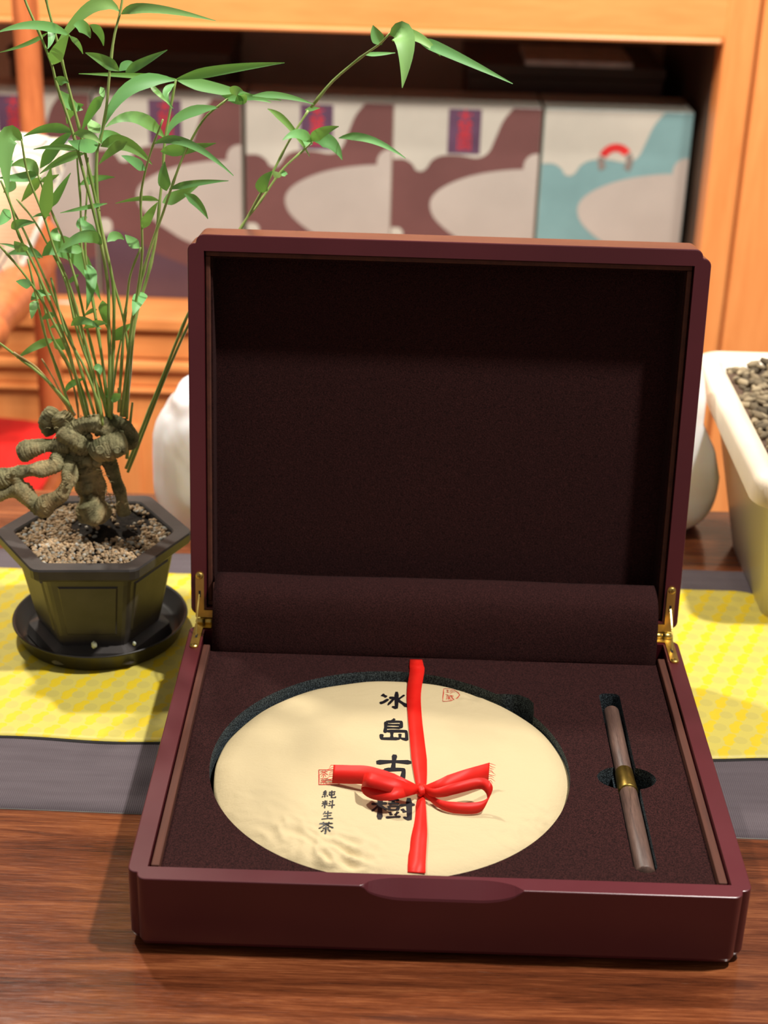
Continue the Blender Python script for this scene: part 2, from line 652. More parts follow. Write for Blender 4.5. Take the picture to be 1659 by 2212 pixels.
gr = cloth('table_runner', -0.85, 0.98, lambda x: 0.1312 - 0.013 * (x + 0.1), lambda x: 0.508 + 0.002 * sin(x * 9), TZ, 0.0008, [MAT['grey_cloth'], MAT['hem_grey']])
tag(gr, 'grey woven runner lying across the table underneath the yellow mat', 'table runner')
ym = cloth('table_mat', -0.80, 0.470, lambda x: 0.2128 + 0.0016 * sin(x * 46 + 0.6) + 0.006 * (x > 0.3) * (x - 0.3) * 4, lambda x: 0.468, TZ + 0.0011, 0.0009, [MAT['brocade'], MAT['black_edge']], 260, 40, corner=0.03)
V, Fc = [], []
for i in range(261):
    x = -0.80 + 1.268 * i / 260
    y = 0.2128 + 0.0016 * sin(x * 46 + 0.6) + 0.006 * (x > 0.3) * (x - 0.3) * 4
    h_ = 0.0012 + 0.0014 * (0.5 + 0.5 * noise.noise(Vector((x * 22, 0, 0))))
    V += [Vector((x, y - h_, TZ + 0.00112)), Vector((x, y - h_ * .6, TZ + 0.0017)), Vector((x, y + 0.003, TZ + 0.0017)), Vector((x, y + 0.003, TZ + 0.00112))]
for i in range(260):
    for k in range(4):
        Fc.append((i * 4 + k, i * 4 + 4 + k, i * 4 + 4 + (k + 1) % 4, i * 4 + (k + 1) % 4))
obj('hem', V, Fc, MAT['black_edge'], ym)['label'] = 'black hem'  # narrow black strip of uneven width along the mat's front edge
tag(ym, 'bright yellow brocade mat with petal pattern under the potted bamboo', 'table mat')

# ------------------------------------------------------------------ gift box
BW, BD, BH = 0.36, 0.2972, 0.0490
LL, LA = 0.2864, 0.1234
LDEP = 0.034
WT = 0.0113
gift = thing('gift_box', 'open dark red lacquered wooden gift box with brown velvet lining', 'box', (BW / 2, BD / 2, TZ))


def stepped_outline(w, d, c=0.0115, r=0.0055, n=7, dense=0):
    """rounded-step corner outline, counter-clockwise from the front left"""
    def corner(cx, cy, sx, sy):
        # from the side along x towards the side along y
        a = []
        for k in range(n + 1):                          # lobe next to the x side
            t = (pi / 2) * k / n
            a.append((cx + sx * (c - (c - 0.006) * sin(t)), cy + sy * (r * (1 - cos(t)))))
        b = []
        for k in range(n + 1):
            t = (pi / 2) * k / n
            b.append((cx + sx * (r * (1 - sin(t)) ), cy + sy * (0.006 + (c - 0.006) * (1 - cos(t)))))
        return a + b
    pts = []
    fl = list(reversed(corner(0, 0, 1, 1)))             # y side -> x side
    fr = corner(w, 0, -1, 1)
    br = list(reversed(corner(w, d, -1, -1)))
    bl = corner(0, d, 1, -1)
    pts += fl
    for k in range(1, dense):
        pts.append((c + (w - 2 * c) * k / dense, 0))
    pts += fr + br + bl
    return pts


def shell(name, outline, inner, H, depth_in, mat, parent, chamfer=None, xf=None, bot=0.004):
    """hollow tray: outside walls with rounded foot, flat rim, inside walls and floor"""
    n_ = len(outline)
    nrm = []
    for i in range(n_):
        a, b = Vector(outline[i - 1]), Vector(outline[(i + 1) % n_])
        t = b - a
        nrm.append(Vector((-t.y, t.x)).normalized() if t.length > 0 else Vector((0, 1)))
    e = 0.0007
    rings = []

    def ring(inset, z):
        rings.append([Vector((outline[i][0] + nrm[i].x * inset(i), outline[i][1] + nrm[i].y * inset(i), z(i))) for i in range(n_)])
    ch = [chamfer(p) if chamfer else 0.0 for p in outline]
    ring(lambda i: bot, lambda i: 0)
    ring(lambda i: bot * 0.3, lambda i: bot * 0.3)
    ring(lambda i: 0, lambda i: bot)
    ring(lambda i: 0, lambda i: H - e - ch[i] * 1.15)
    ring(lambda i: e * 0.3 + ch[i] * 0.05, lambda i: H - e * 0.3 - ch[i] * 1.02)
    ring(lambda i: e + ch[i] * 1.0, lambda i: H)
    V = [v for r_ in rings for v in r_]
    Fc = []
    for k in range(len(rings) - 1):
        for i in range(n_):
            j = (i + 1) % n_
            Fc.append((k * n_ + i, k * n_ + j, (k + 1) * n_ + j, (k + 1) * n_ + i))
    Fc.append(tuple(reversed(range(n_))))
    # rim: bridge the outer ring to the inner rectangle by nearest projection
    x0, x1, y0, y1 = inner
    top0 = (len(rings) - 1) * n_
    inn = []
    for i in range(n_):
        p = V[top0 + i]
        inn.append(Vector((min(max(p.x, x0), x1), min(max(p.y, y0), y1), H)))
    b0 = len(V)
    V += inn
    b1 = len(V)
    V += [Vector((p.x, p.y, H - depth_in)) for p in inn]
    for i in range(n_):
        j = (i + 1) % n_
        Fc.append((top0 + i, top0 + j, b0 + j, b0 + i))
        Fc.append((b0 + i, b0 + j, b1 + j, b1 + i))
    Fc.append(tuple(b1 + i for i in range(n_)))
    if xf is not None:
        V = [xf @ v for v in V]
    bm = bmesh.new()
    bv = [bm.verts.new(v) for v in V]
    for f in Fc:
        try:
            bm.faces.new([bv[i] for i in f])
        except ValueError:
            pass
    bmesh.ops.remove_doubles(bm, verts=bm.verts, dist=1e-6)
    bmesh.ops.dissolve_degenerate(bm, edges=bm.edges, dist=1e-7)
    return bm_obj(name, bm, mat, parent)


def scoop(p):
    if p[1] > 1e-6:
        return 0.0
    t = abs(p[0] - 0.1815)
    if t > 0.045:
        return 0.0
    if t < 0.022:
        return 0.0078
    s = (t - 0.022) / 0.023
    return 0.0078 * sqrt(max(0, 1 - s ** 1.7))


base_o = shell('base', stepped_outline(BW, BD, dense=140), (WT, BW - WT, WT, BD - WT), BH, BH - 0.006, MAT['lacquer'], gift, scoop)
# hinge line frame: lid local (x, s up the lid, depth behind its rim)
LID = Matrix.Translation((0, BD, BH + 0.0005)) @ Matrix.Rotation(pi / 2 - LA, 4, 'X')
# lid local: x, y(up along the lid), z(towards the viewer); the shell opens towards +z
lid_xf = LID @ Matrix.Translation((0, 0, -LDEP))
lid_o = shell('lid', stepped_outline(BW, LL), (WT, BW - WT, WT, LL - WT), LDEP, LDEP - 0.006, MAT['lacquer'], gift, None, lid_xf)


def frame_bm(x0, x1, y0, y1, t, z0, z1, xf=None, gap=0.0):
    bm = bmesh.new()
    box_bm(bm, x0, x1, y0, y0 + t, z0, z1, 0.0008)
    box_bm(bm, x0, x1, y1 - t, y1, z0, z1, 0.0008)
    box_bm(bm, x0, x0 + t, y0 + t, y1 - t, z0, z1, 0.0008)
    box_bm(bm, x1 - t, x1, y0 + t, y1 - t, z0, z1, 0.0008)
    if xf is not None:
        bm.transform(xf)
    return bm


g = WT + 0.0006
LT = 0.0052
bm = bmesh.new()
for (q0, q1, q2, q3, q4) in ((g, g + LT, g + LT, BD - 0.026, BH - 0.0034), (BW - g - LT, BW - g, g + LT, BD - 0.026, BH - 0.0034), (g, BW - g, g, g + LT, BH - 0.0075)):
    box_bm(bm, q0, q1, q2, q3, 0.0065, q4, 0.0008)
bm_obj('liner_frame', bm, MAT['liner_wood'], base_o)
bm_obj('liner_frame', frame_bm(g, BW - g, g, LL - g, 0.0034, 0.0065, LDEP - 0.0035, lid_xf), MAT['liner_wood'], lid_o)
ti = g + LT

# velvet tray with cut-outs
TRZ = 0.041
CX, CY, CR = 0.1518, 0.1290, 0.1152


def hole_outline():
    nc = atz(1108, 1524, TRZ)
    n_ = 120
    pts = []
    HR = 0.1166
    hx, hy = 0.1500, 0.1325
    for k in range(n_):
        t = 2 * pi * k / n_
        d = Vector((cos(t), sin(t)))
        r = HR
        c = Vector((nc.x - hx, nc.y - hy))
        b = c.dot(d)
        q = b * b - (c.length_squared - 0.0150 ** 2)
        if q > 0 and b + sqrt(q) > r:
            r = b + sqrt(q)
        y = hy + d.y * r
        pts.append((hx + d.x * r, max(y, ti + 0.002)))
    return pts


def slot_outline():
    x0, x1, yb, yt = 0.2958, 0.3102, 0.0300, 0.2285
    oc, orx, ory = 0.1262, 0.0190, 0.0128
    xm = (x0 + x1) / 2
    h_ = (x1 - x0) / 2
    pts = []
    for k in range(9):
        t = pi + pi * k / 8
        pts.append((xm + h_ * cos(t), yb + h_ + h_ * sin(t) * 1.0))
    ty = ory * sqrt(1 - (h_ / orx) ** 2)
    a0 = atan2(-ty / ory, h_ / orx)
    for k in range(13):
        t = a0 + (-2 * a0) * k / 12
        pts.append((xm + orx * cos(t), oc + ory * sin(t)))
    for k in range(5):
        t = (pi / 2) * k / 4
        pts.append((x1 - 0.004 + 0.004 * cos(t), yt - 0.004 + 0.004 * sin(t)))
    for k in range(5):
        t = pi / 2 + (pi / 2) * k / 4
        pts.append((x0 + 0.004 + 0.004 * cos(t), yt - 0.004 + 0.004 * sin(t)))
    for k in range(13):
        t = pi + a0 + (-2 * a0) * k / 12
        pts.append((xm + orx * cos(t), oc + ory * sin(t)))
    return pts


tray_y1 = 0.2700
outer = [(ti, ti), (BW - ti, ti), (BW - ti, tray_y1), (ti, tray_y1)]
flat_curve('velvet_tray', [outer, hole_outline(), slot_outline()], 0.0125, TRZ, [MAT['velvet'], MAT['foam']], base_o)
box('foam_bed', ti, BW - ti, ti, tray_y1, 0.0062, 0.0122, MAT['foam'], base_o)

# velvet inside of the lid
zin = 0.0066
bmv = bmesh.new()
a = WT + 0.0042
box_bm(bmv, a, BW - a, a + 0.014, LL - a, zin, zin + 0.003)
bmv.transform(lid_xf)
bm_obj('velvet_panel', bmv, MAT['velvet'], lid_o)
bmv = bmesh.new()
for (q0, q1, q2, q3) in ((a, a + 0.0012, a + 0.014, LL - a), (BW - a - 0.0012, BW - a, a + 0.014, LL - a), (a + 0.0012, BW - a - 0.0012, LL - a - 0.0012, LL - a)):
    box_bm(bmv, q0, q1, q2, q3, zin + 0.003, LDEP - 0.0060)
bmv.transform(lid_xf)
bm_obj('velvet_side', bmv, MAT['velvet'], lid_o)

# velvet flap that hides the hinge line (sits in the base, leans into the lid)
prof = catmull([(0.2690, 0.0405), (0.2695, 0.046), (0.2720, 0.058), (0.2760, 0.071), (0.2815, 0.0805), (0.2890, 0.0850), (0.2985, 0.0865), (0.3080, 0.0860)], 28)
x0, x1 = ti + 0.0015, BW - ti - 0.0015
V, Fc = [], []
NX = 40
for i in range(NX + 1):
    x = x0 + (x1 - x0) * i / NX
    for p in prof:
        V.append(Vector((x, p[0] + 0.0006 * noise.noise(Vector((x * 22, p[1] * 40, 0))), p[1] + 0.0008 * noise.noise(Vector((x * 16, p[1] * 50, 5))))))
n_ = len(prof)
for i in range(NX):
    for k in range(n_ - 1):
        Fc.append((i * n_ + k, (i + 1) * n_ + k, (i + 1) * n_ + k + 1, i * n_ + k + 1))
fl = obj('velvet_flap', V, Fc, MAT['velvet'], base_o, True)
so = fl.modifiers.new('thick', 'SOLIDIFY')
so.thickness = 0.0025
so.offset = -1


# brass hinges
def leaf_loop(x_in, x_out, w, ln, r):
    """L-shaped hinge plate in (across, along): a foot near the barrel and a round-ended arm"""
    s = 1 if x_in > x_out else -1
    return None


def hinge(side):
    xc = 0.0066 if side < 0 else BW - 0.0066            # middle of the wooden rim
    s = 1 if side < 0 else -1                           # towards the inside
    h = thing('hinge', '', '', (xc, BD, BH))
    del h['label'], h['category']
    h.parent = gift
    h.matrix_parent_inverse = Matrix.Translation(gift.location).inverted()

    def plate(along, width=0.0062):
        hw = width / 2
        pts = [(xc - s * hw, 0.004), (xc + s * (hw + 0.0062), 0.004), (xc + s * (hw + 0.0062), 0.0098), (xc + s * hw, 0.0098)]
        for k in range(9):
            t = pi * k / 8
            pts.append((xc + s * hw * cos(t), along - hw + hw * sin(t)))
        return pts
    # lower plate lies in the base rim
    lp = [(x, BD - y) for x, y in plate(0.0385)]
    o = flat_curve('leaf_plate', [lp], BH + 0.0001, BH + 0.0011, [MAT['brass']], h)
    # upper plate lies in the lid rim
    up = flat_curve('leaf_plate', [plate(0.0400)], 0.0001, 0.0011, [MAT['brass']], None)
    up.data.transform(LID)
    up.parent = h
    up.matrix_parent_inverse = world_of(h).inverted()
    # barrel and pin
    tube('barrel', [Vector((xc - s * 0.0024, BD - 0.0022, BH + 0.0022)), Vector((xc + s * 0.0040, BD - 0.0022, BH + 0.0022))], 0.0024, MAT['brass'], h, 16)
    tube('barrel', [Vector((xc + s * 0.0042, BD - 0.0022, BH + 0.0022)), Vector((xc + s * 0.0110, BD - 0.0022, BH + 0.0022))], 0.0021, MAT['brass'], h, 16)
    # stay strip arching across the joint
    b0 = Vector((xc - s * 0.0004, BD - 0.0215, BH + 0.0008))
    b2 = LID @ Vector((xc - s * 0.0004, 0.0225, 0.0008))
    b1 = (b0 + b2) / 2 + Vector((0, -0.0022, 0.0012))
    pth = catmull([b0, b1, b2], 12)
    V, Fc = [], []
    for p in pth:
        for dx, dz in ((-0.0005, -0.001), (0.0005, -0.001), (0.0005, 0.001), (-0.0005, 0.001)):
            V.append(p + Vector((dx, dz * 0.6, dz * 0.6)))
    for i in range(len(pth) - 1):
        for k in range(4):
            Fc.append((i * 4 + k, i * 4 + (k + 1) % 4, i * 4 + 4 + (k + 1) % 4, i * 4 + 4 + k))
    obj('stay', V, Fc, MAT['brass'], h, False)
    # slots
    for xf, yy in ((Matrix.Identity(4), None), (LID, 0.0225)):
        bm = bmesh.new()
        if yy is None:
            box_bm(bm, xc - 0.0008, xc + 0.0008, BD - 0.0245, BD - 0.0195, BH + 0.0010, BH + 0.00125)
        else:
            box_bm(bm, xc - 0.0008, xc + 0.0008, yy - 0.0025, yy + 0.0025, 0.0010, 0.00125)
            bm.transform(xf)
        bm_obj('slot', bm, MAT['black_edge'], h)
    # screws with a cross recess
    for xf, yy in ((None, BD - 0.0355), (LID, 0.0368)):
        V, Fc = lathe([(0.0026, 0.0), (0.0026, 0.0004), (0.0020, 0.0009), (0.0008, 0.0011)], 16)
        V = [v + Vector((xc, yy, 0.0011)) for v in V]
        c1 = bmesh.new()
        box_bm(c1, xc - 0.0014, xc + 0.0014, yy - 0.0003, yy + 0.0003, 0.0020, 0.00222)
        box_bm(c1, xc - 0.0003, xc + 0.0003, yy - 0.0014, yy + 0.0014, 0.0020, 0.00223)
        c1.verts.ensure_lookup_table()
        V2 = [v.co.copy() for v in c1.verts]
        F2 = [tuple(v.index for v in f.verts) for f in c1.faces]
        c1.free()
        VV, FF = merge([(V, Fc), (V2, F2)])
        fm = [0] * len(Fc) + [1] * len(F2)
        tr_ = (Matrix.Translation((0, 0, BH)) if xf is None else xf)
        obj('screw', [tr_ @ v for v in VV], FF, [MAT['brass'], MAT['aged_brass']], h, False, fm)


hinge(-1)
hinge(1)
# small rubber-like foot pads lift the box a little off the table
for fx in (0.022, BW - 0.022):
    for fy in (0.022, BD - 0.022):
        V, Fc = lathe([(0.010, TZ if fy < 0.1 else -0.0006), (0.010, 0.0003)], 20, (fx, fy, 0))
        obj('foot_pad', V, Fc, MAT['black_edge'], base_o)

# ------------------------------------------------------------------ tea cake
cake = thing('tea_cake', 'round tea cake in cream paper tied with red ribbon, lying in the box', 'tea cake', (CX, CY, 0.0125))
ZE, ZC = 0.0395, 0.0500


def cake_z(x, y):
    r = hypot(x - CX, y - CY) / CR
    z = ZE + (ZC - ZE) * max(0, 1 - min(1, r) ** 2.6)
    z += 0.0009 * noise.noise(Vector((x * 30, y * 34, 2.0))) * min(1, r * 1.5)
    # creased folds at the near left edge
    for fx, fy, s_, h_ in ((0.108, 0.040, 0.017, 0.0034), (0.088, 0.060, 0.013, 0.0020), (0.130, 0.030, 0.016, 0.0022), (0.062, 0.085, 0.016, 0.0010), (0.250, 0.085, 0.016, 0.0011), (0.232, 0.060, 0.016, 0.0010), (0.200, 0.215, 0.016, 0.0012)):
        d2 = ((x - fx) ** 2 + (y - fy) ** 2) / s_ ** 2
        if d2 < 9:
            z += h_ * exp(-d2) * (0.5 - 2.2 * abs(noise.noise(Vector((x * 70, y * 110 + x * 50, 7)))) + 0.5 * abs(noise.noise(Vector((x * 190, y * 160, 3)))))
    if r > 0.86:
        t = (r - 0.86) / 0.14
        z -= 0.0045 * t ** 2.2
    return z


NR, NS = 90, 420
V = [Vector((CX, CY, cake_z(CX, CY)))]
Fc = []
for i in range(1, NR + 1):
    r = CR * i / NR
    for k in range(NS):
        t = 2 * pi * k / NS
        x, y = CX + r * cos(t), CY + r * sin(t)
        w_ = 1 + 0.004 * noise.noise(Vector((cos(t) * 5, sin(t) * 5, 0))) * (i / NR) ** 4
        x, y = CX + r * w_ * cos(t), CY + r * w_ * sin(t)
        V.append(Vector((x, max(y, ti + 0.0012), cake_z(x, y))))
for k in range(NS):
    Fc.append((0, 1 + k, 1 + (k + 1) % NS))
for i in range(1, NR):
    o1, o2 = 1 + (i - 1) * NS, 1 + i * NS
    for k in range(NS):
        k2 = (k + 1) % NS
        Fc.append((o1 + k, o2 + k, o2 + k2, o1 + k2))
lo = 1 + (NR - 1) * NS
for dr, z in ((0.0006, 0.026), (-0.003, 0.018), (-0.012, 0.0128)):
    b = len(V)
    for k in range(NS):
        t = 2 * pi * k / NS
        V.append(Vector((CX + (CR + dr) * cos(t), max(CY + (CR + dr) * sin(t), ti + 0.0012), z)))
    for k in range(NS):
        k2 = (k + 1) % NS
        Fc.append((lo + k, b + k, b + k2, lo + k2))
    lo = b
Fc.append(tuple(lo + k for k in range(NS)))
obj('paper_wrapper', V, Fc, MAT['paper'], cake, True)


def px_cake(px, py):
    p = atz(px, py, 0.048)
    for _ in range(4):
        p = atz(px, py, cake_z(p.x, p.y))
    return p


def strokes_mesh(strokes, x0, x1, y0, y1, wide, lift=0.0003):
    """brush strokes in a 100x100 cell (y down), laid on the cake"""
    parts = []
    for st in strokes:
        ctrl = [(p[0], p[1], p[2] if len(p) > 2 else 1.0) for p in st]
        n_ = 6 * (len(ctrl) - 1) + 2
        if len(ctrl) > 2:                               # keep hooks and corners fairly sharp
            c2 = [ctrl[0]]
            for i in range(1, len(ctrl) - 1):
                a_, b_, c_ = Vector(ctrl[i - 1]), Vector(ctrl[i]), Vector(ctrl[i + 1])
                c2 += [tuple(b_ + (a_ - b_) * 0.12), tuple(b_ + (c_ - b_) * 0.12)]
            c2.append(ctrl[-1])
            ctrl = c2
        pts = catmull(ctrl, n_)
        V, Fc = [], []
        N = len(pts)
        for i, p in enumerate(pts):
            d = pts[min(i + 1, N - 1)] - pts[max(i - 1, 0)]
            d = Vector((d.x, d.y)).normalized() if Vector((d.x, d.y)).length else Vector((1, 0))
            nn = Vector((-d.y, d.x))
            t = i / (N - 1)
            press = 0.62 + 0.38 * abs(2 * t - 1) ** 1.5
            cap = min(1, 0.55 + 2.2 * t * (N - 1) / 3, 0.45 + 2.2 * (1 - t) * (N - 1) / 3)
            w_ = wide * p.z * press * cap / 2
            for sgn in (-1, 1):
                q = Vector((p.x, p.y)) + nn * sgn * w_
                X = x0 + (x1 - x0) * q.x / 100
                Y = y0 + (y1 - y0) * q.y / 100
                V.append(Vector((X, Y, cake_z(X, Y) + lift)))
        for i in range(N - 1):
            Fc.append((2 * i, 2 * i + 1, 2 * i + 3, 2 * i + 2))
        parts.append((V, Fc))
    return merge(parts)


GL = {
    'ice': [[(14, 22, 1.3), (30, 34, .9)], [(8, 66, .8), (20, 60, 1.1), (36, 44, .7)], [(62, 4, 1), (62, 88, 1.1), (48, 80, .6)],
            [(38, 38, .9), (56, 36, .9), (34, 74, .6)], [(88, 20, .6), (64, 48, .9)], [(64, 46, .8), (98, 78, 1.5)]],
    'isle': [[(54, 0, .7), (42, 14, 1)], [(28, 14, 1), (26, 62, 1)], [(28, 14, .9), (74, 12, .9), (72, 40, 1)], [(28, 27, .8), (70, 26, .8)],
             [(28, 40, .8), (72, 39, .8)], [(26, 55, .9), (88, 52, 1), (90, 86, 1.1), (72, 82, .5)], [(46, 60, .9), (46, 82, .9)],
             [(16, 68, 1), (16, 86, 1), (70, 84, .9)], [(70, 64, .9), (70, 84, .9)]],
    'old': [[(2, 30, 1.2), (50, 25, .8), (98, 26, 1.1)], [(52, 2, 1.2), (48, 52, 1)], [(24, 52, 1.1), (28, 92, 1.1)],
            [(24, 53, .9), (78, 50, 1), (72, 92, 1.2)], [(30, 86, .9), (70, 85, .9)]],
    'tree': [[(0, 34, .9), (36, 28, .9)], [(20, 4, 1.1), (20, 96, 1.2)], [(20, 34, .7), (2, 64, .6)], [(22, 42, .8), (36, 56, .9)],
             [(38, 16, .7), (64, 14, .8)], [(50, 2, .8), (50, 28, .7)], [(38, 30, .7), (64, 28, .7)], [(40, 40, .7), (42, 58, .7)],
             [(40, 40, .6), (62, 39, .7), (60, 58, .7)], [(42, 56, .6), (60, 55, .6)], [(42, 64, .7), (47, 78, .7)], [(62, 62, .7), (55, 78, .6)],
             [(34, 88, .8), (68, 82, .8)], [(64, 36, .8), (100, 30, 1)], [(86, 4, 1.1), (88, 92, 1.2), (74, 82, .5)], [(70, 50, .8), (78, 64, 1)]],
    'pure': [[(28, 2, 1), (10, 24, .9), (26, 24, .8)], [(34, 18, .9), (8, 46, .9), (36, 42, .8)], [(22, 46, 1), (22, 80, 1)], [(8, 62, .9), (4, 80, .9)],
             [(36, 58, .9), (42, 72, .9)], [(48, 24, .9), (96, 18, 1)], [(54, 36, 1), (54, 58, .9), (88, 54, .9)], [(88, 32, .9), (88, 58, .9)],
             [(70, 4, 1), (70, 86, 1), (98, 86, 1), (98, 72, .6)]],
    'grain': [[(8, 14, .9), (16, 28, .9)], [(40, 10, .9), (32, 26, .8)], [(2, 40, .9), (48, 36, .9)], [(26, 4, 1), (26, 96, 1)],
              [(24, 42, .8), (4, 72, .7)], [(30, 44, .8), (46, 62, .9)], [(58, 14, 1), (70, 26, 1)], [(54, 38, 1), (66, 48, 1)],
              [(50, 68, .9), (100, 58, 1)], [(80, 2, 1), (80, 98, 1)]],
    'raw': [[(30, 6, .9), (14, 38, .8)], [(26, 30, .9), (86, 26, 1)], [(18, 58, .9), (82, 54, .9)], [(2, 92, 1), (98, 88, 1.1)], [(52, 2, 1), (52, 88, 1)]],
    'tea': [[(6, 18, .9), (94, 14, 1)], [(32, 4, .9), (34, 28, .9)], [(68, 2, .9), (64, 28, .9)], [(50, 24, .9), (4, 60, .9)], [(50, 26, .9), (98, 60, 1.2)],
            [(30, 58, .8), (72, 56, .8)], [(50, 42, 1), (50, 98, 1), (42, 90, .5)], [(36, 68, .8), (20, 88, .8)], [(62, 66, .8), (80, 86, .9)]],
    'leafch': [[(6, 14, .9), (94, 12, .9)], [(32, 2, .9), (34, 24, .9)], [(66, 0, .9), (64, 24, .9)], [(10, 40, .8), (90, 36, .9)], [(28, 28, .8), (28, 56, .8), (76, 54, .8)],
               [(50, 26, .8), (50, 52, .8)], [(72, 26, .8), (70, 50, .8)], [(4, 70, .9), (96, 68, .9)], [(50, 56, .9), (50, 100, .9)], [(46, 70, .7), (10, 96, .7)], [(54, 70, .7), (92, 96, .8)]],
    'store': [[(6, 12, .9), (94, 10, .9)], [(30, 2, .9), (30, 22, .9)], [(66, 0, .9), (66, 22, .9)], [(22, 28, .8), (14, 96, .8)], [(22, 32, .8), (86, 28, .8)], [(66, 20, .9), (76, 70, .9), (96, 96, .8)],
              [(86, 46, .7), (60, 94, .7)], [(32, 42, .7), (32, 84, .7)], [(32, 42, .7), (60, 40, .7)], [(34, 56, .7), (58, 55, .7)], [(34, 70, .7), (58, 69, .7)], [(32, 84, .7), (60, 83, .7)], [(46, 42, .7), (46, 84, .7)]],
    'prec': [[(8, 16, .9), (38, 14, .9)], [(8, 46, .9), (36, 44, .9)], [(22, 16, .9), (22, 80, .9)], [(4, 84, .9), (40, 76, .9)], [(66, 4, .9), (44, 38, .8)], [(66, 4, .9), (96, 36, .9)],
             [(76, 34, .7), (52, 54, .7)], [(82, 50, .7), (50, 74, .7)], [(88, 66, .7), (46, 98, .7)]],
}


def glyph(name, key, p0, p1, wide, mat):
    a_, b_ = px_cake(*p0), px_cake(*p1)
    V, Fc = strokes_mesh(GL[key], a_.x, b_.x, a_.y, b_.y, wide)
    return obj(name, V, Fc, mat, cake)


glyph('lettering', 'ice', (816, 1492), (882, 1536), 15, MAT['ink'])
glyph('lettering', 'isle', (814, 1552), (886, 1606), 14, MAT['ink'])
glyph('lettering', 'old', (812, 1628), (890, 1698), 15, MAT['ink'])
glyph('lettering', 'tree', (803, 1720), (896, 1776), 14, MAT['ink'])
glyph('lettering', 'pure', (696, 1708), (725, 1726), 15, MAT['ink'])
glyph('lettering', 'grain', (695, 1729), (723, 1747), 15, MAT['ink'])
glyph('lettering', 'raw', (695, 1752), (720, 1771), 15, MAT['ink'])
glyph('lettering', 'tea', (688, 1775), (720, 1800), 15, MAT['ink'])


def seal_frame(pts_px, wide_m):
    P = [px_cake(*p) for p in pts_px]
    V, Fc = [], []
    n_ = len(P)
    c = sum(P, Vector()) / n_
    for p in P:
        d = (p - c)
        d.z = 0
        for s_ in (0, 1):
            q = p - d.normalized() * wide_m * s_
            V.append(Vector((q.x, q.y, cake_z(q.x, q.y) + 0.0003)))
    for i in range(n_):
        j = (i + 1) % n_
        Fc.append((2 * i, 2 * i + 1, 2 * j + 1, 2 * j))
    return V, Fc


def rect_pts(x0, y0, x1, y1, n_=6):
    p = []
    c = [(x0, y0), (x1, y0), (x1, y1), (x0, y1)]
    for i in range(4):
        a_, b_ = c[i], c[(i + 1) % 4]
        p += [(a_[0] + (b_[0] - a_[0]) * k / n_, a_[1] + (b_[1] - a_[1]) * k / n_) for k in range(n_)]
    return p


def seal(name, frame, keys, cells, wide):
    parts = [seal_frame(frame, 0.0007)]
    for k, (p0, p1) in zip(keys, cells):
        a_, b_ = px_cake(*p0), px_cake(*p1)
        parts.append(strokes_mesh(GL[k], a_.x, b_.x, a_.y, b_.y, wide))
    V, Fc = merge(parts)
    o = obj(name, V, Fc, MAT['seal_red'], cake)
    return o


seal('seal_stamp', rect_pts(688, 1663, 733, 1696), ['tea', 'leafch'], [((691, 1665), (708, 1680)), ((691, 1681), (708, 1694))], 9)['label'] = 'square red seal stamp'
shield = [(958, 1488), (968, 1487), (980, 1490), (990, 1496), (994, 1502), (988, 1509), (976, 1514), (964, 1516), (956, 1516), (956, 1508), (957, 1498)]
seal('seal_stamp', shield, ['prec', 'store'], [((962, 1489), (984, 1499)), ((961, 1499), (982, 1513))], 9)['label'] = 'shield-shaped red seal stamp'


# ribbon
def strip(path, halfw, side, th=0.0004):
    """ribbon along path (Vectors); side = list of across directions"""
    V, Fc = [], []
    n_ = len(path)
    for i, p in enumerate(path):
        s_ = side[i] if isinstance(side, list) else side
        w_ = halfw[i] if isinstance(halfw, list) else halfw
        d = (path[min(i + 1, n_ - 1)] - path[max(i - 1, 0)]).normalized()
        up_ = s_.cross(d).normalized() * th / 2
        for a_, b_ in ((-1, -1), (1, -1), (1, 1), (-1, 1)):
            V.append(p + s_ * w_ * a_ + up_ * b_)
    for i in range(n_ - 1):
        for k in range(4):
            Fc.append((i * 4 + k, i * 4 + (k + 1) % 4, i * 4 + 4 + (k + 1) % 4, i * 4 + 4 + k))
    Fc.append((3, 2, 1, 0))
    Fc.append(tuple((n_ - 1) * 4 + k for k in range(4)))
    return V, Fc


def surf(px, py, lift):
    p = px_cake(px, py)
    p.z += lift
    return p


ribbon = None
# upper length: from the tray edge at the back, over the cake edge, to the knot
top = [Vector((0.1672, 0.2655, TRZ + 0.0006)), Vector((0.1675, 0.2560, TRZ + 0.0016)), Vector((0.1678, 0.2480, TRZ + 0.0012))]
for px, py in ((894, 1500), (896, 1550), (901, 1600), (906, 1650), (909, 1690), (910, 1712)):
    top.append(surf(px, py, 0.0008))
pt = catmull(top, 40)
hw = []
for i in range(41):
    t = i / 40
    hw.append(0.0050 + 0.0003 * sin(t * 9) - (0.0030 * max(0, (t - 0.72) / 0.28)) - 0.0006 * (1 - min(1, t * 5)))
sd = [Vector((1, 0.0, 0.22 * sin(i / 40 * 7) * (i / 40) ** 2)).normalized() for i in range(41)]
ribbon = obj('ribbon', *strip(pt, hw, sd), MAT['ribbon'], cake, True)
bot = [surf(910, 1722, 0.0012)]
for px, py in ((908, 1750), (905, 1790), (902, 1835), (900, 1868)):
    bot.append(surf(px, py, 0.0007))
bot.append(Vector((bot[-1].x, ti + 0.006, cake_z(bot[-1].x, ti + 0.006) + 0.0007)))
pt = catmull(bot, 30)
hw = [0.0022 + 0.0031 * min(1, (i / 30) * 2.2) for i in range(31)]
sd = [Vector((1, 0, 0.35 * (1 - i / 30))).normalized() for i in range(31)]
obj('ribbon', *strip(pt, hw, sd), MAT['ribbon'], cake, True)
KN = surf(909, 1718, 0.0040)
K = KN
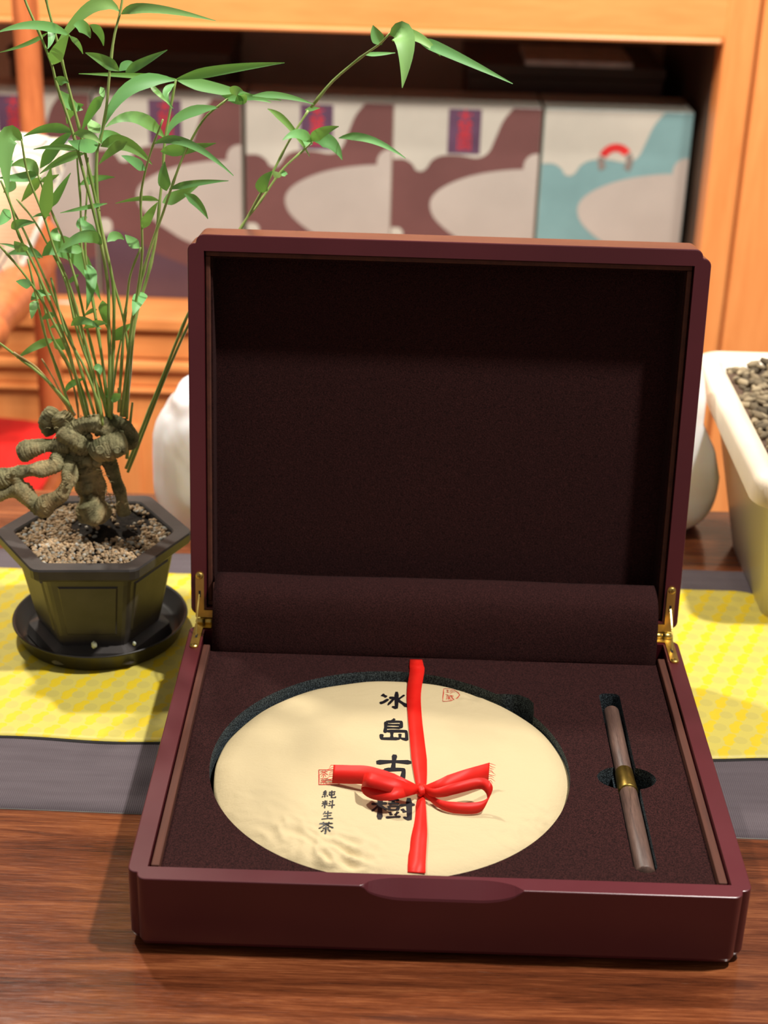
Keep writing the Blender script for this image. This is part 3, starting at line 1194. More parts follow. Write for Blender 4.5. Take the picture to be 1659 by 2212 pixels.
# left tail, right tail, left loop, right loop
YU = Vector((0.05, 0.62, 0.78)).normalized()


def lifted(px, py, h):
    """a point h above the cake seen at this place in the picture"""
    p = px_cake(px, py)
    for _ in range(4):
        p = atz(px, py, cake_z(p.x, p.y) + h)
    return p


def ragged(V, Fc):
    return V, Fc


lt = catmull([K, lifted(868, 1697, 0.009), lifted(800, 1676, 0.010), lifted(755, 1673, 0.008), lifted(719, 1672, 0.006)], 28)
hw = [0.0018 + 0.0040 * min(1, i / 9) for i in range(29)]
bow = obj('bow_tail', *strip(lt, hw, YU), MAT['ribbon'], cake, True)
rt = catmull([K, lifted(950, 1700, 0.009), lifted(1000, 1684, 0.011), lifted(1035, 1674, 0.010), lifted(1056, 1668, 0.009)], 28)
hw = [0.0018 + 0.0042 * min(1, i / 9) for i in range(29)]
obj('bow_tail', *strip(rt, hw, YU), MAT['ribbon'], cake, True)
ll = catmull([K, lifted(860, 1714, 0.012), lifted(815, 1713, 0.010), lifted(790, 1702, 0.009), lifted(784, 1687, 0.011), lifted(800, 1685, 0.016), lifted(850, 1697, 0.015), lifted(885, 1707, 0.010), K + Vector((-0.001, 0, 0.002))], 48)
sd = [Vector((0.15 * sin(i / 48 * pi), 0.80 + 0.1 * sin(i / 48 * 2 * pi), 0.58)).normalized() for i in range(49)]
hw = [0.0016 + 0.0030 * min(1, min(i, 48 - i) / 9) for i in range(49)]
obj('bow_loop', *strip(ll, hw, sd), MAT['ribbon'], cake, True)
rl = catmull([K, lifted(950, 1737, 0.004), lifted(1000, 1746, 0.004), lifted(1040, 1742, 0.005), lifted(1057, 1722, 0.010), lifted(1055, 1702, 0.015), lifted(1035, 1692, 0.015), lifted(985, 1703, 0.013), lifted(940, 1713, 0.009), K + Vector((0.001, 0, 0.002))], 56)
sd = [Vector((0.5 * sin(min(1, max(0, (i - 16) / 24)) * pi), 0.45, 0.85)).normalized() for i in range(57)]
hw = [0.0014 + 0.0021 * min(1, min(i, 56 - i) / 10) for i in range(57)]
obj('bow_loop', *strip(rl, hw, sd), MAT['ribbon'], cake, True)
bm = bmesh.new()
bmesh.ops.create_uvsphere(bm, u_segments=18, v_segments=12, radius=1)
for v in bm.verts:
    q = v.co.copy()
    r = 1 + 0.16 * noise.noise(q * 2.2) + 0.08 * sin(q.x * 7 + q.y * 5)
    v.co = Vector((q.x * 0.0036 * r, q.y * 0.0046 * r, q.z * 0.0036 * r)) + K
bm_obj('knot', bm, MAT['ribbon'], cake, True)
# frayed threads at both cut ends
random.seed(5)
for end, dirx in ((lt[-1], -1), (rt[-1], 1)):
    parts = []
    for k in range(9):
        a_ = end + YU * (-0.0055 + 0.011 * k / 8)
        pth = [a_, a_ + Vector((dirx * 0.0016, random.uniform(-.001, .001), -0.0002)), a_ + Vector((dirx * random.uniform(0.0025, 0.0045), random.uniform(-.002, .001), -0.001))]
        parts.append(tube_data(pth, [0.00022, 0.0002, 0.00008], 4))
    obj('frayed_thread', *merge(parts), MAT['ribbon'], cake)['kind'] = 'stuff'

# ------------------------------------------------------------------ tea pick
tz = 0.0375
PX = 0.3028
pick = thing('tea_pick', 'grey-brown wooden tea pick with brass collar lying in the slot', 'tea pick', (PX, 0.125, 0.0125))


def rod(name, y0, y1, r0, r1, mat, facet=10, slope=0.0):
    path = [Vector((PX + slope * (y - 0.12), y, tz)) for y in (y0, y0 + 0.0008, (y0 + y1) / 2, y1 - 0.0008, y1)]
    return tube(name, path, [r0 * .93, r0, (r0 + r1) / 2, r1, r1 * .93], mat, pick, facet)


rod('handle', 0.0330, 0.1150, 0.0062, 0.0058, MAT['pick_wood'], 16)
rod('sheath', 0.1376, 0.2105, 0.0056, 0.0054, MAT['pick_wood'], 16)
tube('collar', [Vector((PX, y, tz)) for y in (0.1148, 0.1156, 0.1250, 0.1372, 0.1380)], [0.0064, 0.0067, 0.0061, 0.0058, 0.0055], MAT['aged_brass'], pick, 24)

# ------------------------------------------------------------------ saucer and potted bamboo
PC = Vector((-0.0815, 0.366, 0))
SZ = TZ + 0.0024
V, Fc = lathe([(0.0600, SZ), (0.0625, SZ + 0.001), (0.0675, SZ + 0.0140), (0.0685, SZ + 0.0150), (0.0678, SZ + 0.0160), (0.0660, SZ + 0.0150), (0.0612, SZ + 0.0035), (0.0570, SZ + 0.0028)], 72, PC)
sau = obj('plant_saucer', V, Fc, MAT['saucer'], None, True)
tag(sau, 'round black plastic saucer under the hexagonal bamboo pot', 'saucer')

pot = thing('potted_bamboo', 'dwarf bamboo with gnarled rhizome growing in a dark hexagonal stoneware pot', 'plant', (PC.x, PC.y, SZ + 0.003))
RIMZ = 0.0925
hc = atz(203, 1147, RIMZ)
ROT = radians(4)


def hexring(R, z, c=None, seg=6, rnd=0.06):
    """hexagon with slightly eased corners (three points each)"""
    c = c if c is not None else hc
    out_ = []
    for k in range(6):
        t = ROT + k * pi / 3 + 0.0
        p = Vector((cos(t), sin(t)))
        pa = Vector((cos(t - pi / 3), sin(t - pi / 3)))
        pb = Vector((cos(t + pi / 3), sin(t + pi / 3)))
        for q in (p + (pa - p) * rnd, p * (1 - rnd * 0.28), p + (pb - p) * rnd):
            out_.append(Vector((c.x + q.x * R, c.y + q.y * R, z)))
    return out_


z0 = SZ + 0.0036
rings = [hexring(0.0565, z0), hexring(0.0580, z0 + 0.001), hexring(0.0555, z0 + 0.0095), hexring(0.0475, z0 + 0.0125), hexring(0.0500, z0 + 0.022),
         hexring(0.0600, RIMZ - 0.020), hexring(0.0625, RIMZ - 0.0125), hexring(0.0705, RIMZ - 0.0115), hexring(0.0742, RIMZ - 0.0085), hexring(0.0750, RIMZ - 0.0015), hexring(0.0742, RIMZ),
         hexring(0.0618, RIMZ), hexring(0.0606, RIMZ - 0.0012), hexring(0.0590, RIMZ - 0.009)]
V = [v for r in rings for v in r]
n_ = 18
Fc = []
for i in range(len(rings) - 1):
    for k in range(n_):
        k2 = (k + 1) % n_
        Fc.append((i * n_ + k, i * n_ + k2, (i + 1) * n_ + k2, (i + 1) * n_ + k))
Fc.append(tuple(reversed(range(n_))))
Fc.append(tuple((len(rings) - 1) * n_ + k for k in range(n_)))
po = obj('pot', V, Fc, MAT['pot'], pot)
# raised panel on every side wall
for k in range(6):
    t0, t1 = ROT + k * pi / 3, ROT + (k + 1) * pi / 3
    A, B = Vector((cos(t0), sin(t0), 0)), Vector((cos(t1), sin(t1), 0))
    nn = (A + B).normalized()

    def wp(u, v, out_):
        R = 0.0500 + (0.0600 - 0.0500) * v
        z = z0 + 0.022 + (RIMZ - 0.020 - z0 - 0.022) * v
        p = A * R * (1 - u) + B * R * u
        p.z = z
        return Vector((hc.x, hc.y, 0)) + p + nn * out_
    vv = []
    for o_, m_ in ((-0.0004, 0.12), (0.0011, 0.15)):
        lo_ = 0.02 if m_ == 0.12 else 0.06
        vv += [wp(m_, lo_, o_), wp(1 - m_, lo_, o_), wp(1 - m_, 1.02 - lo_, o_), wp(m_, 1.02 - lo_, o_)]
    obj('side_panel', vv, [(0, 1, 5, 4), (1, 2, 6, 5), (2, 3, 7, 6), (3, 0, 4, 7), (4, 5, 6, 7)], MAT['pot'], po)

# gravel bed and its pebbles, dark soil mound
GZ = RIMZ - 0.0045
sc_ = atz(238, 1136, GZ)
V, Fc = [hc.copy()], []
V[0].z = GZ
NG = 10
for i in range(1, NG + 1):
    ring_ = hexring(0.0600 * i / NG, GZ)
    for p in ring_:
        d = hypot(p.x - sc_.x, (p.y - sc_.y))
        p.z = GZ - 0.002 * (i / NG) ** 3 + 0.007 * exp(-(d / 0.022) ** 2) + 0.001 * noise.noise(p * 90)
        V.append(p)
for k in range(18):
    Fc.append((0, 1 + k, 1 + (k + 1) % 18))
for i in range(NG - 1):
    for k in range(18):
        k2 = (k + 1) % 18
        Fc.append((1 + i * 18 + k, 1 + (i + 1) * 18 + k, 1 + (i + 1) * 18 + k2, 1 + i * 18 + k2))
obj('soil', V, Fc, MAT['soil'], pot, True)
random.seed(11)
ico = bmesh.new()
bmesh.ops.create_icosphere(ico, subdivisions=1, radius=1)
IV = [v.co.copy() for v in ico.verts]
ico.verts.ensure_lookup_table()
IF = [tuple(v.index for v in f.verts) for f in ico.faces]
ico.free()
ico = bmesh.new()
bmesh.ops.create_icosphere(ico, subdivisions=2, radius=1)
IV2 = [v.co.copy() for v in ico.verts]
IF2 = [tuple(v.index for v in f.verts) for f in ico.faces]
ico.free()


def in_hex(x, y, R):
    a_ = atan2(y - hc.y, x - hc.x) - ROT
    a_ = (a_ % (pi / 3)) - pi / 6
    return hypot(x - hc.x, y - hc.y) * cos(a_) < R * cos(pi / 6)


parts = []
cnt = 0
while cnt < 2500:
    x, y = hc.x + random.uniform(-.061, .061), hc.y + random.uniform(-.061, .061)
    if not in_hex(x, y, 0.0592):
        continue
    d = hypot((x - sc_.x), (y - sc_.y))
    dark = d < 0.030 + 0.008 * noise.noise(Vector((x * 80, y * 80, 0)))
    if dark and random.random() < 0.93:
        cnt += 1
        continue
    r = random.uniform(0.00105, 0.0019)
    z = GZ + 0.0006 + random.uniform(-0.0003, 0.0014) + 0.007 * exp(-(d / 0.022) ** 2)
    rot = Matrix.Rotation(random.random() * 6.28, 3, 'Z') @ Matrix.Rotation(random.random() * 3, 3, 'X')
    sx_, sy_, sz_ = random.uniform(.8, 1.25), random.uniform(.7, 1.1), random.uniform(.6, .9)
    sd_ = random.random() * 50
    parts.append(([Vector((x, y, z)) + rot @ Vector((v.x * sx_ * r, v.y * sy_ * r, v.z * sz_ * r)) * (1 + 0.22 * noise.noise(v * 1.3 + Vector((sd_, 0, 0)))) for v in IV2], IF2))
    cnt += 1
gv = obj('gravel', *merge(parts), MAT['gravel'], pot, True)
gv['kind'] = 'stuff'

# gnarled rhizome: ringed, knobbly stems
random.seed(3)


def rhiz(pts, rad, y_off, seed, ring_sp=0.0021):
    """pts in the picture at depth PC.y + y_off"""
    ctrl = []
    for i, (px, py) in enumerate(pts):
        yo = y_off[i] if isinstance(y_off, list) else y_off
        p = aty(px, py, hc.y + yo)
        r = rad[i] if isinstance(rad, list) else rad
        ctrl.append((p.x, p.y, p.z, r))
    from_v = [Vector(c[:3]) for c in ctrl]
    L = sum((from_v[i + 1] - from_v[i]).length for i in range(len(from_v) - 1))
    n__ = max(16, int(L / 0.0008))
    pp = catmull([c[:3] for c in ctrl], n__)
    rr = [v.x for v in catmull([(c[3], 0, 0) for c in ctrl], n__)]
    s_ = 0
    out_ = []
    for i in range(len(pp)):
        if i:
            s_ += (pp[i] - pp[i - 1]).length
        ph = (s_ / ring_sp) % 1
        out_.append(rr[i] * (1 + 0.075 * (1 - abs(2 * ph - 1) * 2) + 0.26 * noise.noise(Vector((s_ * 90, seed, 0)))))
    return tube_data(pp, out_, 18, True, 0.38, seed)


U = 0.000366
R = [
    rhiz([(206, 1120), (200, 1075), (192, 1020), (172, 975), (150, 930), (128, 895)], [.0125, .0098, .0096, .0100, .0098, .0062], 0.0, 1),
    rhiz([(165, 925), (185, 915), (212, 918), (236, 936), (256, 950)], [.006, .0062, .0068, .0072, .0078], -.004, 2),
    rhiz([(228, 914), (252, 915), (268, 926), (280, 950), (287, 968)], [.0062, .0064, .0070, .0070, .0042], .004, 3),
    rhiz([(205, 985), (222, 972), (246, 962), (270, 958)], [.0060, .0090, .0098, .0075], -.012, 4),
    rhiz([(150, 962), (128, 962), (96, 962), (70, 968), (44, 978)], [.0060, .0056, .0062, .0078, .0070], -.006, 5),
    rhiz([(140, 960), (126, 985), (118, 1004), (92, 1012), (62, 1017), (30, 1024), (8, 1034), (-22, 1048)], [.0062, .0056, .0056, .0053, .0052, .0058, .0066, .006], [-.002, -.008, -.014, -.017, -.017, -.017, -.017, -.016], 6),
    rhiz([(152, 985), (152, 1010), (149, 1040), (132, 1066), (104, 1088), (84, 1098), (64, 1078), (44, 1060), (16, 1062), (-15, 1068)], [.0064, .0058, .0056, .0058, .0062, .0068, .0056, .0062, .0056, .005], [-.002, -.012, -.020, -.023, -.022, -.020, -.020, -.020, -.020, -.020], 7),
    rhiz([(34, 1028), (38, 1044), (44, 1062)], [.0045, .0042, .0045], -.018, 8),
    rhiz([(226, 985), (240, 1010), (254, 1045), (262, 1078), (270, 1110)], [.0068, .0052, .0048, .0046, .0055], .008, 9),
    rhiz([(186, 1085), (196, 1100), (210, 1112), (220, 1118)], [.0088, .0098, .0098, .0078], -.012, 10),
    rhiz([(118, 888), (110, 902), (104, 920), (112, 936)], [.0056, .0066, .0060, .0048], .006, 11),
    rhiz([(132, 925), (158, 946), (178, 956), (196, 966)], [.0066, .0084, .0084, .0068], -.006, 12),
]
for k in range(34):                                     # knobs and broken stubs on the crown
    px, py, yo = random.choice([(135, 915, -.004), (150, 945, -.008), (172, 955, -.012), (190, 935, -.008), (205, 965, -.012), (165, 980, -.010), (120, 930, .0), (240, 930, -.008), (262, 950, -.008), (196, 1000, -.009), (186, 1050, -.009), (206, 1075, -.010)])
    c = aty(px + random.gauss(0, 9), py + random.gauss(0, 9), hc.y + yo + random.gauss(0, .002))
    r = random.uniform(.0018, .0042)
    sd_ = random.random() * 60
    R.append(([c + v * r * (1 + .5 * noise.noise(v * 1.6 + Vector((sd_, 0, 0)))) for v in IV2], IF2))
V, Fc = merge(R)
obj('rhizome', V, Fc, MAT['bark'], pot, True)
# round bud scars
parts = []
for (px, py, yo, r) in ((216, 972, -.0215, .0034), (234, 980, -.0205, .0034), (253, 972, -.0215, .0030), (30, 1020, -.0225, .0022), (70, 1015, -.0210, .0022), (150, 1030, -.0278, .0024), (146, 1050, -.0275, .0022), (18, 1028, -.0230, .0022), (96, 1090, -.0285, .0024), (166, 990, -.0105, .0026), (184, 1050, -.0095, .0028)):
    c = aty(px, py, hc.y + yo)
    d = (CAM_LOC - c).normalized()
    q = d.to_track_quat('Z', 'Y').to_matrix()
    vv, ff = lathe([(r * .95, -.001), (r, .0003), (r * .82, .0010), (r * .6, .0002), (r * .25, .0008)], 14)
    parts.append(([c + q @ v for v in vv], ff))
obj('bud_scar', *merge(parts), MAT['bark'], pot, True)['kind'] = 'stuff'
# fine hair roots
random.seed(8)
parts = []
for k in range(170):
    px, py = random.choice([(150, 925), (140, 945), (165, 940), (120, 975), (215, 1040), (225, 1075), (200, 1090), (170, 960), (190, 1000), (245, 1090)])
    px += random.gauss(0, 16)
    py += random.gauss(0, 14)
    p = aty(px, py, hc.y - 0.008 + random.uniform(-.004, .008))
    d = Vector((random.gauss(0, 1), random.gauss(-.4, .6), random.gauss(-.1, .8))).normalized()
    ln = random.uniform(.003, .009)
    parts.append(tube_data([p, p + d * ln * .5 + Vector((0, 0, .0008)), p + d * ln], [.00032, .00028, .00012], 4))
obj('hair_root', *merge(parts), MAT['bark'], pot)['kind'] = 'stuff'

# culms (traced stems, each at its own depth) and their leaves
C = 1 / 2.765
culms = []


def culm(pts, r=0.0013, y0=0.0, y1=0.0, dry=False, sc=1.0, bark_end=True):
    n__ = len(pts)
    ctrl = []
    for i, (px, py) in enumerate(pts):
        t = i / (n__ - 1)
        ctrl.append(tuple(aty(px * sc, py * sc, hc.y + y0 + (y1 - y0) * t)))
    L = sum((Vector(ctrl[i + 1]) - Vector(ctrl[i])).length for i in range(n__ - 1))
    N = max(10, int(L / 0.006))
    pp = catmull(ctrl, N)
    rr = []
    s_ = 0
    sp_ = random.uniform(.034, .046)
    off = random.random()
    for i in range(N + 1):
        if i:
            s_ += (pp[i] - pp[i - 1]).length
        t = i / N
        ph = abs(((s_ / sp_ + off) % 1) - 0.5)
        rr.append(r * 0.92 * (0.62 + 0.38 * t) * (1.28 if ph < 0.09 else 1.0))
    o = tube('culm', pp, rr, MAT['dry_culm' if dry else 'culm'], pot, 7)
    culms.append((o, [(px * sc, py * sc) for px, py in pts], y0, y1))
    return o


random.seed(21)
# listed from the tip down to the root
culm([(52, -30), (54, 0), (87, 76), (112, 141), (123, 184), (157, 286), (181, 376), (199, 445), (217, 521), (233, 615), (235, 700), (237, 790), (236, 900)], .0014, -.02, -.004)
culm([(98, -10), (105, 22), (123, 87), (139, 152), (146, 181), (174, 289), (203, 416), (224, 517), (244, 612), (246, 705), (243, 800), (240, 900)], .0014, -.015, .002)
culm([(215, 470), (228, 540), (246, 612), (268, 697), (278, 780), (274, 905)], .0012, -.005, .006)
culm([(266, -20), (264, 0), (259, 29), (246, 83), (237, 155), (230, 231), (217, 304), (210, 325), (208, 398), (213, 452), (219, 520)], .0013, .012, -.004)
culm([(380, 172), (365, 253), (356, 307), (351, 380), (345, 434), (338, 506), (328, 560), (315, 610), (300, 660), (288, 720), (272, 900)], .0014, .03, .010)
culm([(492, 214), (441, 257), (398, 333), (369, 409), (351, 463), (330, 520), (312, 579), (300, 629), (284, 700), (266, 900)], .0013, .0, .006)
culm([(352, 258), (327, 325), (311, 383), (304, 434), (307, 506), (306, 564), (298, 626), (286, 700), (262, 895)], .0012, -.03, .0)
culm([(304, 535), (282, 593), (275, 644), (268, 709), (256, 890)], .0012, -.02, -.002)
culm([(46, 300), (61, 380), (94, 466), (119, 542), (152, 622), (174, 700), (205, 820), (222, 905)], .0012, -.03, -.006)
culm([(80, 372), (108, 448), (137, 517), (153, 570), (166, 615), (186, 700), (215, 820), (232, 905)], .0012, .01, .004)
culm([(2, 390), (25, 448), (40, 506), (69, 564), (98, 629), (123, 690), (152, 770), (185, 900)], .0013, -.01, -.003)
culm([(14, 410), (24, 445), (54, 503), (87, 579), (119, 651), (148, 720), (178, 810), (205, 900)], .0012, .02, .002)
culm([(-14, 522), (0, 532), (47, 586), (83, 637), (112, 690), (148, 765), (188, 905)], .0012, -.035, -.004)
culm([(36, 430), (72, 474), (105, 532), (130, 580), (158, 660), (190, 780), (212, 895)], .0011, .03, .006)
culm([(166, 330), (168, 365), (174, 434), (175, 517), (181, 560), (203, 669), (222, 790), (234, 900)], .0011, .02, .006)
culm([(190, 340), (188, 416), (184, 481), (186, 560), (200, 640), (216, 740), (238, 900)], .0011, .03, .010)
culm([(-20, 728), (0, 742), (36, 769), (90, 811), (145, 869), (158, 892)], .0013, -.04, -.006)
culm([(30, 762), (62, 782), (90, 806), (151, 884), (160, 895)], .0013, -.03, -.002, True)
culm([(60, 560), (78, 640), (99, 730), (120, 790), (154, 890)], .0013, -.012, -.004)
culm([(84, 600), (108, 715), (142, 775), (175, 836), (193, 905)], .0013, .0, .002)
culm([(110, 600), (142, 718), (181, 790), (211, 869), (222, 918)], .0013, -.02, -.012)
culm([(140, 600), (169, 724), (205, 820), (240, 905)], .0013, -.01, .0)
culm([(272, 690), (256, 760), (246, 830), (236, 905)], .0011, .012, .004)
culm([(286, 870), (281, 915), (274, 990)], .0015, .008, .010)
culm([(666, 239), (625, 304), (587, 376), (536, 467), (505, 520), (420, 650), (345, 830), (272, 1012)], .0013, .05, .014)
culm([(676, 305), (655, 325), (608, 369), (558, 441), (522, 488), (470, 580), (380, 760), (276, 1020)], .0012, .06, .016)
culm([(842, 72), (820, 95), (786, 119), (753, 145), (713, 181), (672, 232)], .0012, .035, .05)
culm([(90, 775), (118, 822), (140, 868), (160, 905)], .0010, .008, .006, True)
culm([(126, 755), (150, 800), (166, 868), (170, 905)], .0010, .012, .008, True)
culm([(255, 838), (262, 880), (258, 915)], .0012, .010, .010, True)

LEAVES = [  # base, middle, tip (in the 2.765x view of the upper left), full width there
    ((715, 70), (540, 45), (310, 320), 62), ((725, 85), (900, 50), (1290, 125), 46), ((420, 215), (220, 150), (-20, 195), 44), ((415, 215), (462, 258), (495, 322), 26),
    ((285, 195), (160, 262), (-10, 315), 20), ((320, 385), (350, 300), (412, 205), 66), ((440, 150), (500, 165), (540, 228), 58), ((536, 148), (592, 190), (618, 274), 40),
    ((300, 150), (308, 220), (285, 292), 36), ((712, 425), (620, 362), (510, 315), 56), ((712, 425), (760, 385), (805, 385), 42), ((1050, 472), (800, 452), (470, 440), 28),
    ((1050, 480), (770, 530), (600, 800), 70), ((1058, 482), (1300, 530), (1620, 612), 58), ((1050, 474), (1340, 415), (1700, 375), 50), ((1045, 500), (990, 560), (1035, 648), 34),
    ((890, 500), (950, 560), (1010, 620), 26), ((750, 430), (850, 375), (1000, 298), 44), ((1340, 600), (1480, 580), (1680, 600), 34), ((1310, 640), (1090, 690), (1000, 815), 50),
    ((985, 825), (810, 700), (630, 760), 62), ((600, 860), (650, 815), (780, 848), 62), ((600, 875), (750, 860), (908, 982), 72), ((760, 845), (680, 890), (590, 982), 46),
    ((870, 1015), (800, 965), (725, 930), 46), ((920, 860), (1120, 855), (1395, 1050), 40), ((960, 905), (1100, 890), (1290, 855), 58), ((995, 1140), (978, 1060), (985, 965), 60),
    ((1010, 1130), (1160, 1095), (1365, 1080), 34), ((970, 1210), (1060, 1170), (1190, 1105), 60), ((1100, 1155), (1180, 1215), (1242, 1308), 46), ((950, 1200), (850, 1185), (690, 1215), 26),
    ((850, 1365), (890, 1290), (942, 1208), 46), ((475, 1105), (570, 1068), (685, 1058), 38), ((640, 1215), (500, 1242), (360, 1272), 22), ((595, 795), (560, 755), (540, 712), 60),
    ((440, 790), (300, 765), (140, 815), 46), ((440, 800), (530, 805), (604, 858), 42), ((585, 855), (500, 870), (405, 840), 70), ((480, 900), (350, 878), (200, 892), 28),
    ((505, 918), (380, 950), (238, 1038), 42), ((240, 1005), (330, 880), (440, 780), 58), ((230, 1035), (160, 975), (65, 992), 56), ((135, 840), (40, 850), (50, 1170), 92),
    ((232, 1035), (130, 1058), (-10, 1062), 50), ((245, 1060), (190, 1120), (128, 1205), 50), ((240, 1085), (300, 1065), (352, 1042), 30), ((295, 1245), (350, 1150), (422, 1032), 42),
    ((268, 1310), (282, 1150), (305, 1000), 62), ((58, 1255), (25, 1300), (-15, 1350), 54), ((68, 1365), (120, 1335), (214, 1330), 46), ((582, 1395), (520, 1360), (482, 1300), 54),
    ((640, 1445), (690, 1408), (742, 1432), 46), ((835, 1482), (790, 1445), (748, 1402), 52), ((608, 1468), (500, 1412), (335, 1515), 62), ((495, 1500), (430, 1490), (350, 1505), 42),
    ((250, 1530), (430, 1500), (602, 1795), 108), ((255, 1540), (150, 1500), (35, 1525), 46), ((240, 1545), (100, 1478), (-10, 1455), 20), ((150, 1505), (115, 1470), (85, 1440), 56),
    ((520, 1580), (545, 1680), (515, 1855), 60), ((612, 1795), (622, 1860), (642, 1965), 52), ((850, 1745), (825, 1800), (795, 1885), 66), ((185, 1705), (140, 1690), (95, 1680), 46),
    ((185, 1795), (240, 1752), (305, 1762), 42), ((210, 1795), (200, 1840), (188, 1905), 44), ((335, 1890), (290, 1885), (248, 1912), 34), ((425, 1945), (500, 1915), (605, 1965), 44),
    ((680, 2035), (720, 1985), (792, 1930), 54), ((322, 2030), (220, 2065), (100, 2142), 42), ((318, 2030), (365, 2058), (412, 2075), 64), ((625, 575), (555, 650), (485, 790), 48),
    ((345, 535), (420, 620), (495, 655), 56), ((500, 625), (430, 660), (400, 740), 44), ((600, 520), (615, 560), (625, 580), 30), ((330, 505), (370, 480), (410, 495), 44),
    ((470, 1640), (430, 1670), (390, 1705), 24), ((580, 1850), (540, 1860), (500, 1890), 24), ((500, 1960), (580, 1930), (640, 1935), 34), ((420, 1990), (350, 1950), (300, 1960), 30),
    ((640, 2320), (660, 2360), (690, 2390), 50), ((560, 2190), (590, 2200), (600, 2240), 40), ((500, 2260), (420, 2300), (395, 2340), 34), ((660, 2380), (700, 2370), (720, 2350), 44),
    ((640, 2420), (650, 2450), (640, 2480), 44), ((90, 1080), (60, 1120), (20, 1150), 46), ((20, 1050), (40, 1000), (80, 960), 44), ((10, 1000), (-20, 980), (-60, 990), 50),
    ((300, 1290), (250, 1280), (190, 1300), 20), ((360, 1440), (330, 1400), (345, 1360), 50), ((500, 1380), (490, 1330), (520, 1295), 56),
]
LEAVES2 = [  # in the 2.765x view that starts at picture x = 500
    ((898, 268), (865, 210), (845, 150), 62), ((945, 205), (1035, 240), (1020, 525), 108), ((950, 210), (1100, 215), (1248, 335), 52), ((1110, 235), (1300, 315), (1680, 500), 52),
    ((785, 325), (880, 322), (978, 315), 20), ((440, 655), (480, 650), (528, 645), 24), ((125, 572), (300, 572), (490, 622), 32), ((215, 650), (340, 745), (468, 935), 34),
    ((480, 850), (400, 800), (305, 838), 54), ((485, 860), (450, 840), (410, 800), 54), ((475, 845), (540, 790), (642, 755), 56), ((495, 845), (590, 850), (662, 955), 72),
    ((640, 825), (820, 830), (1040, 945), 40), ((180, 1155), (190, 1090), (245, 1022), 66), ((285, 1062), (268, 1040), (252, 1022), 38), ((285, 1050), (310, 1035), (335, 1040), 34),
    ((80, 560), (40, 590), (-60, 570), 60), ((0, 560), (30, 540), (70, 545), 50),
]


def leaf(bp, mp, tp, wpx, droop):
    bx, by = bp
    # nearest stem gives the depth and the parent
    best = None
    for o, pts, ya, yb in culms:
        for i in range(len(pts) - 1):
            ax_, ay_ = pts[i]
            cx_, cy_ = pts[i + 1]
            dx, dy = cx_ - ax_, cy_ - ay_
            t = max(0, min(1, ((bx - ax_) * dx + (by - ay_) * dy) / (dx * dx + dy * dy + 1e-9)))
            d = hypot(bx - ax_ - dx * t, by - ay_ - dy * t)
            if best is None or d < best[0]:
                tt = (i + t) / (len(pts) - 1)
                best = (d, o, ya + (yb - ya) * tt)
    _, par, yo = best
    y = hc.y + yo
    B = aty(bx, by, y)
    Mm = aty(mp[0], mp[1], y + droop * 0.6)
    T_ = aty(tp[0], tp[1], y + droop)
    # pass through the middle point
    Q = Mm * 2 - (B + T_) * 0.5
    N = 12
    wid = wpx * U * 1.12
    V, Fc = [], []
    view = (CAM_LOC - Mm).normalized()
    tilt = random.uniform(-.38, .38)
    for i in range(N + 1):
        t = i / N
        p = B * (1 - t) ** 2 + Q * 2 * t * (1 - t) + T_ * t ** 2
        tan_ = ((Q - B) * (1 - t) + (T_ - Q) * t).normalized()
        side = tan_.cross(view)
        side = (side if side.length > 1e-4 else Vector((1, 0, 0))).normalized()
        nrm = side.cross(tan_).normalized()
        side = (side * cos(tilt) + nrm * sin(tilt)).normalized()
        f_ = (min(1, t / 0.28) ** 0.75) * (max(0, 1 - ((t - 0.22) / 0.78) ** 2.0 if t > 0.22 else 1)) ** 0.9
        w_ = max(0.00025, wid / 2 * f_ / max(0.6, cos(tilt)))
        fold = nrm * w_ * 0.22
        V += [p - side * w_ + fold, p - side * w_ * .5 + fold * .35, p, p + side * w_ * .5 + fold * .35, p + side * w_ + fold]
    for i in range(N):
        for k in range(4):
            Fc.append((i * 5 + k, i * 5 + k + 1, i * 5 + 6 + k, i * 5 + 5 + k))
    return obj('leaf', V, Fc, MAT['leaf'], par, True)


random.seed(9)
for b_, m_, t_, w_ in LEAVES:
    leaf((b_[0] * C, b_[1] * C), (m_[0] * C, m_[1] * C), (t_[0] * C, t_[1] * C), w_ * C, random.uniform(-.035, .03))
for b_, m_, t_, w_ in LEAVES2:
    leaf((500 + b_[0] * C, b_[1] * C), (500 + m_[0] * C, m_[1] * C), (500 + t_[0] * C, t_[1] * C), w_ * C, random.uniform(-.03, .03))


def pebble(px, py, y, r, label, seed):
    c = aty(px, py, y)
    V = [Vector((v.x * r * .85, v.y * r * .7, v.z * r * 1.2)) * (1 + .25 * noise.noise(v * 1.5 + Vector((seed, 0, 0)))) + c for v in IV2]
    o = obj('pebble', V, IF2, MAT['pebble'], None, True)
    return tag(o, label, 'pebble')


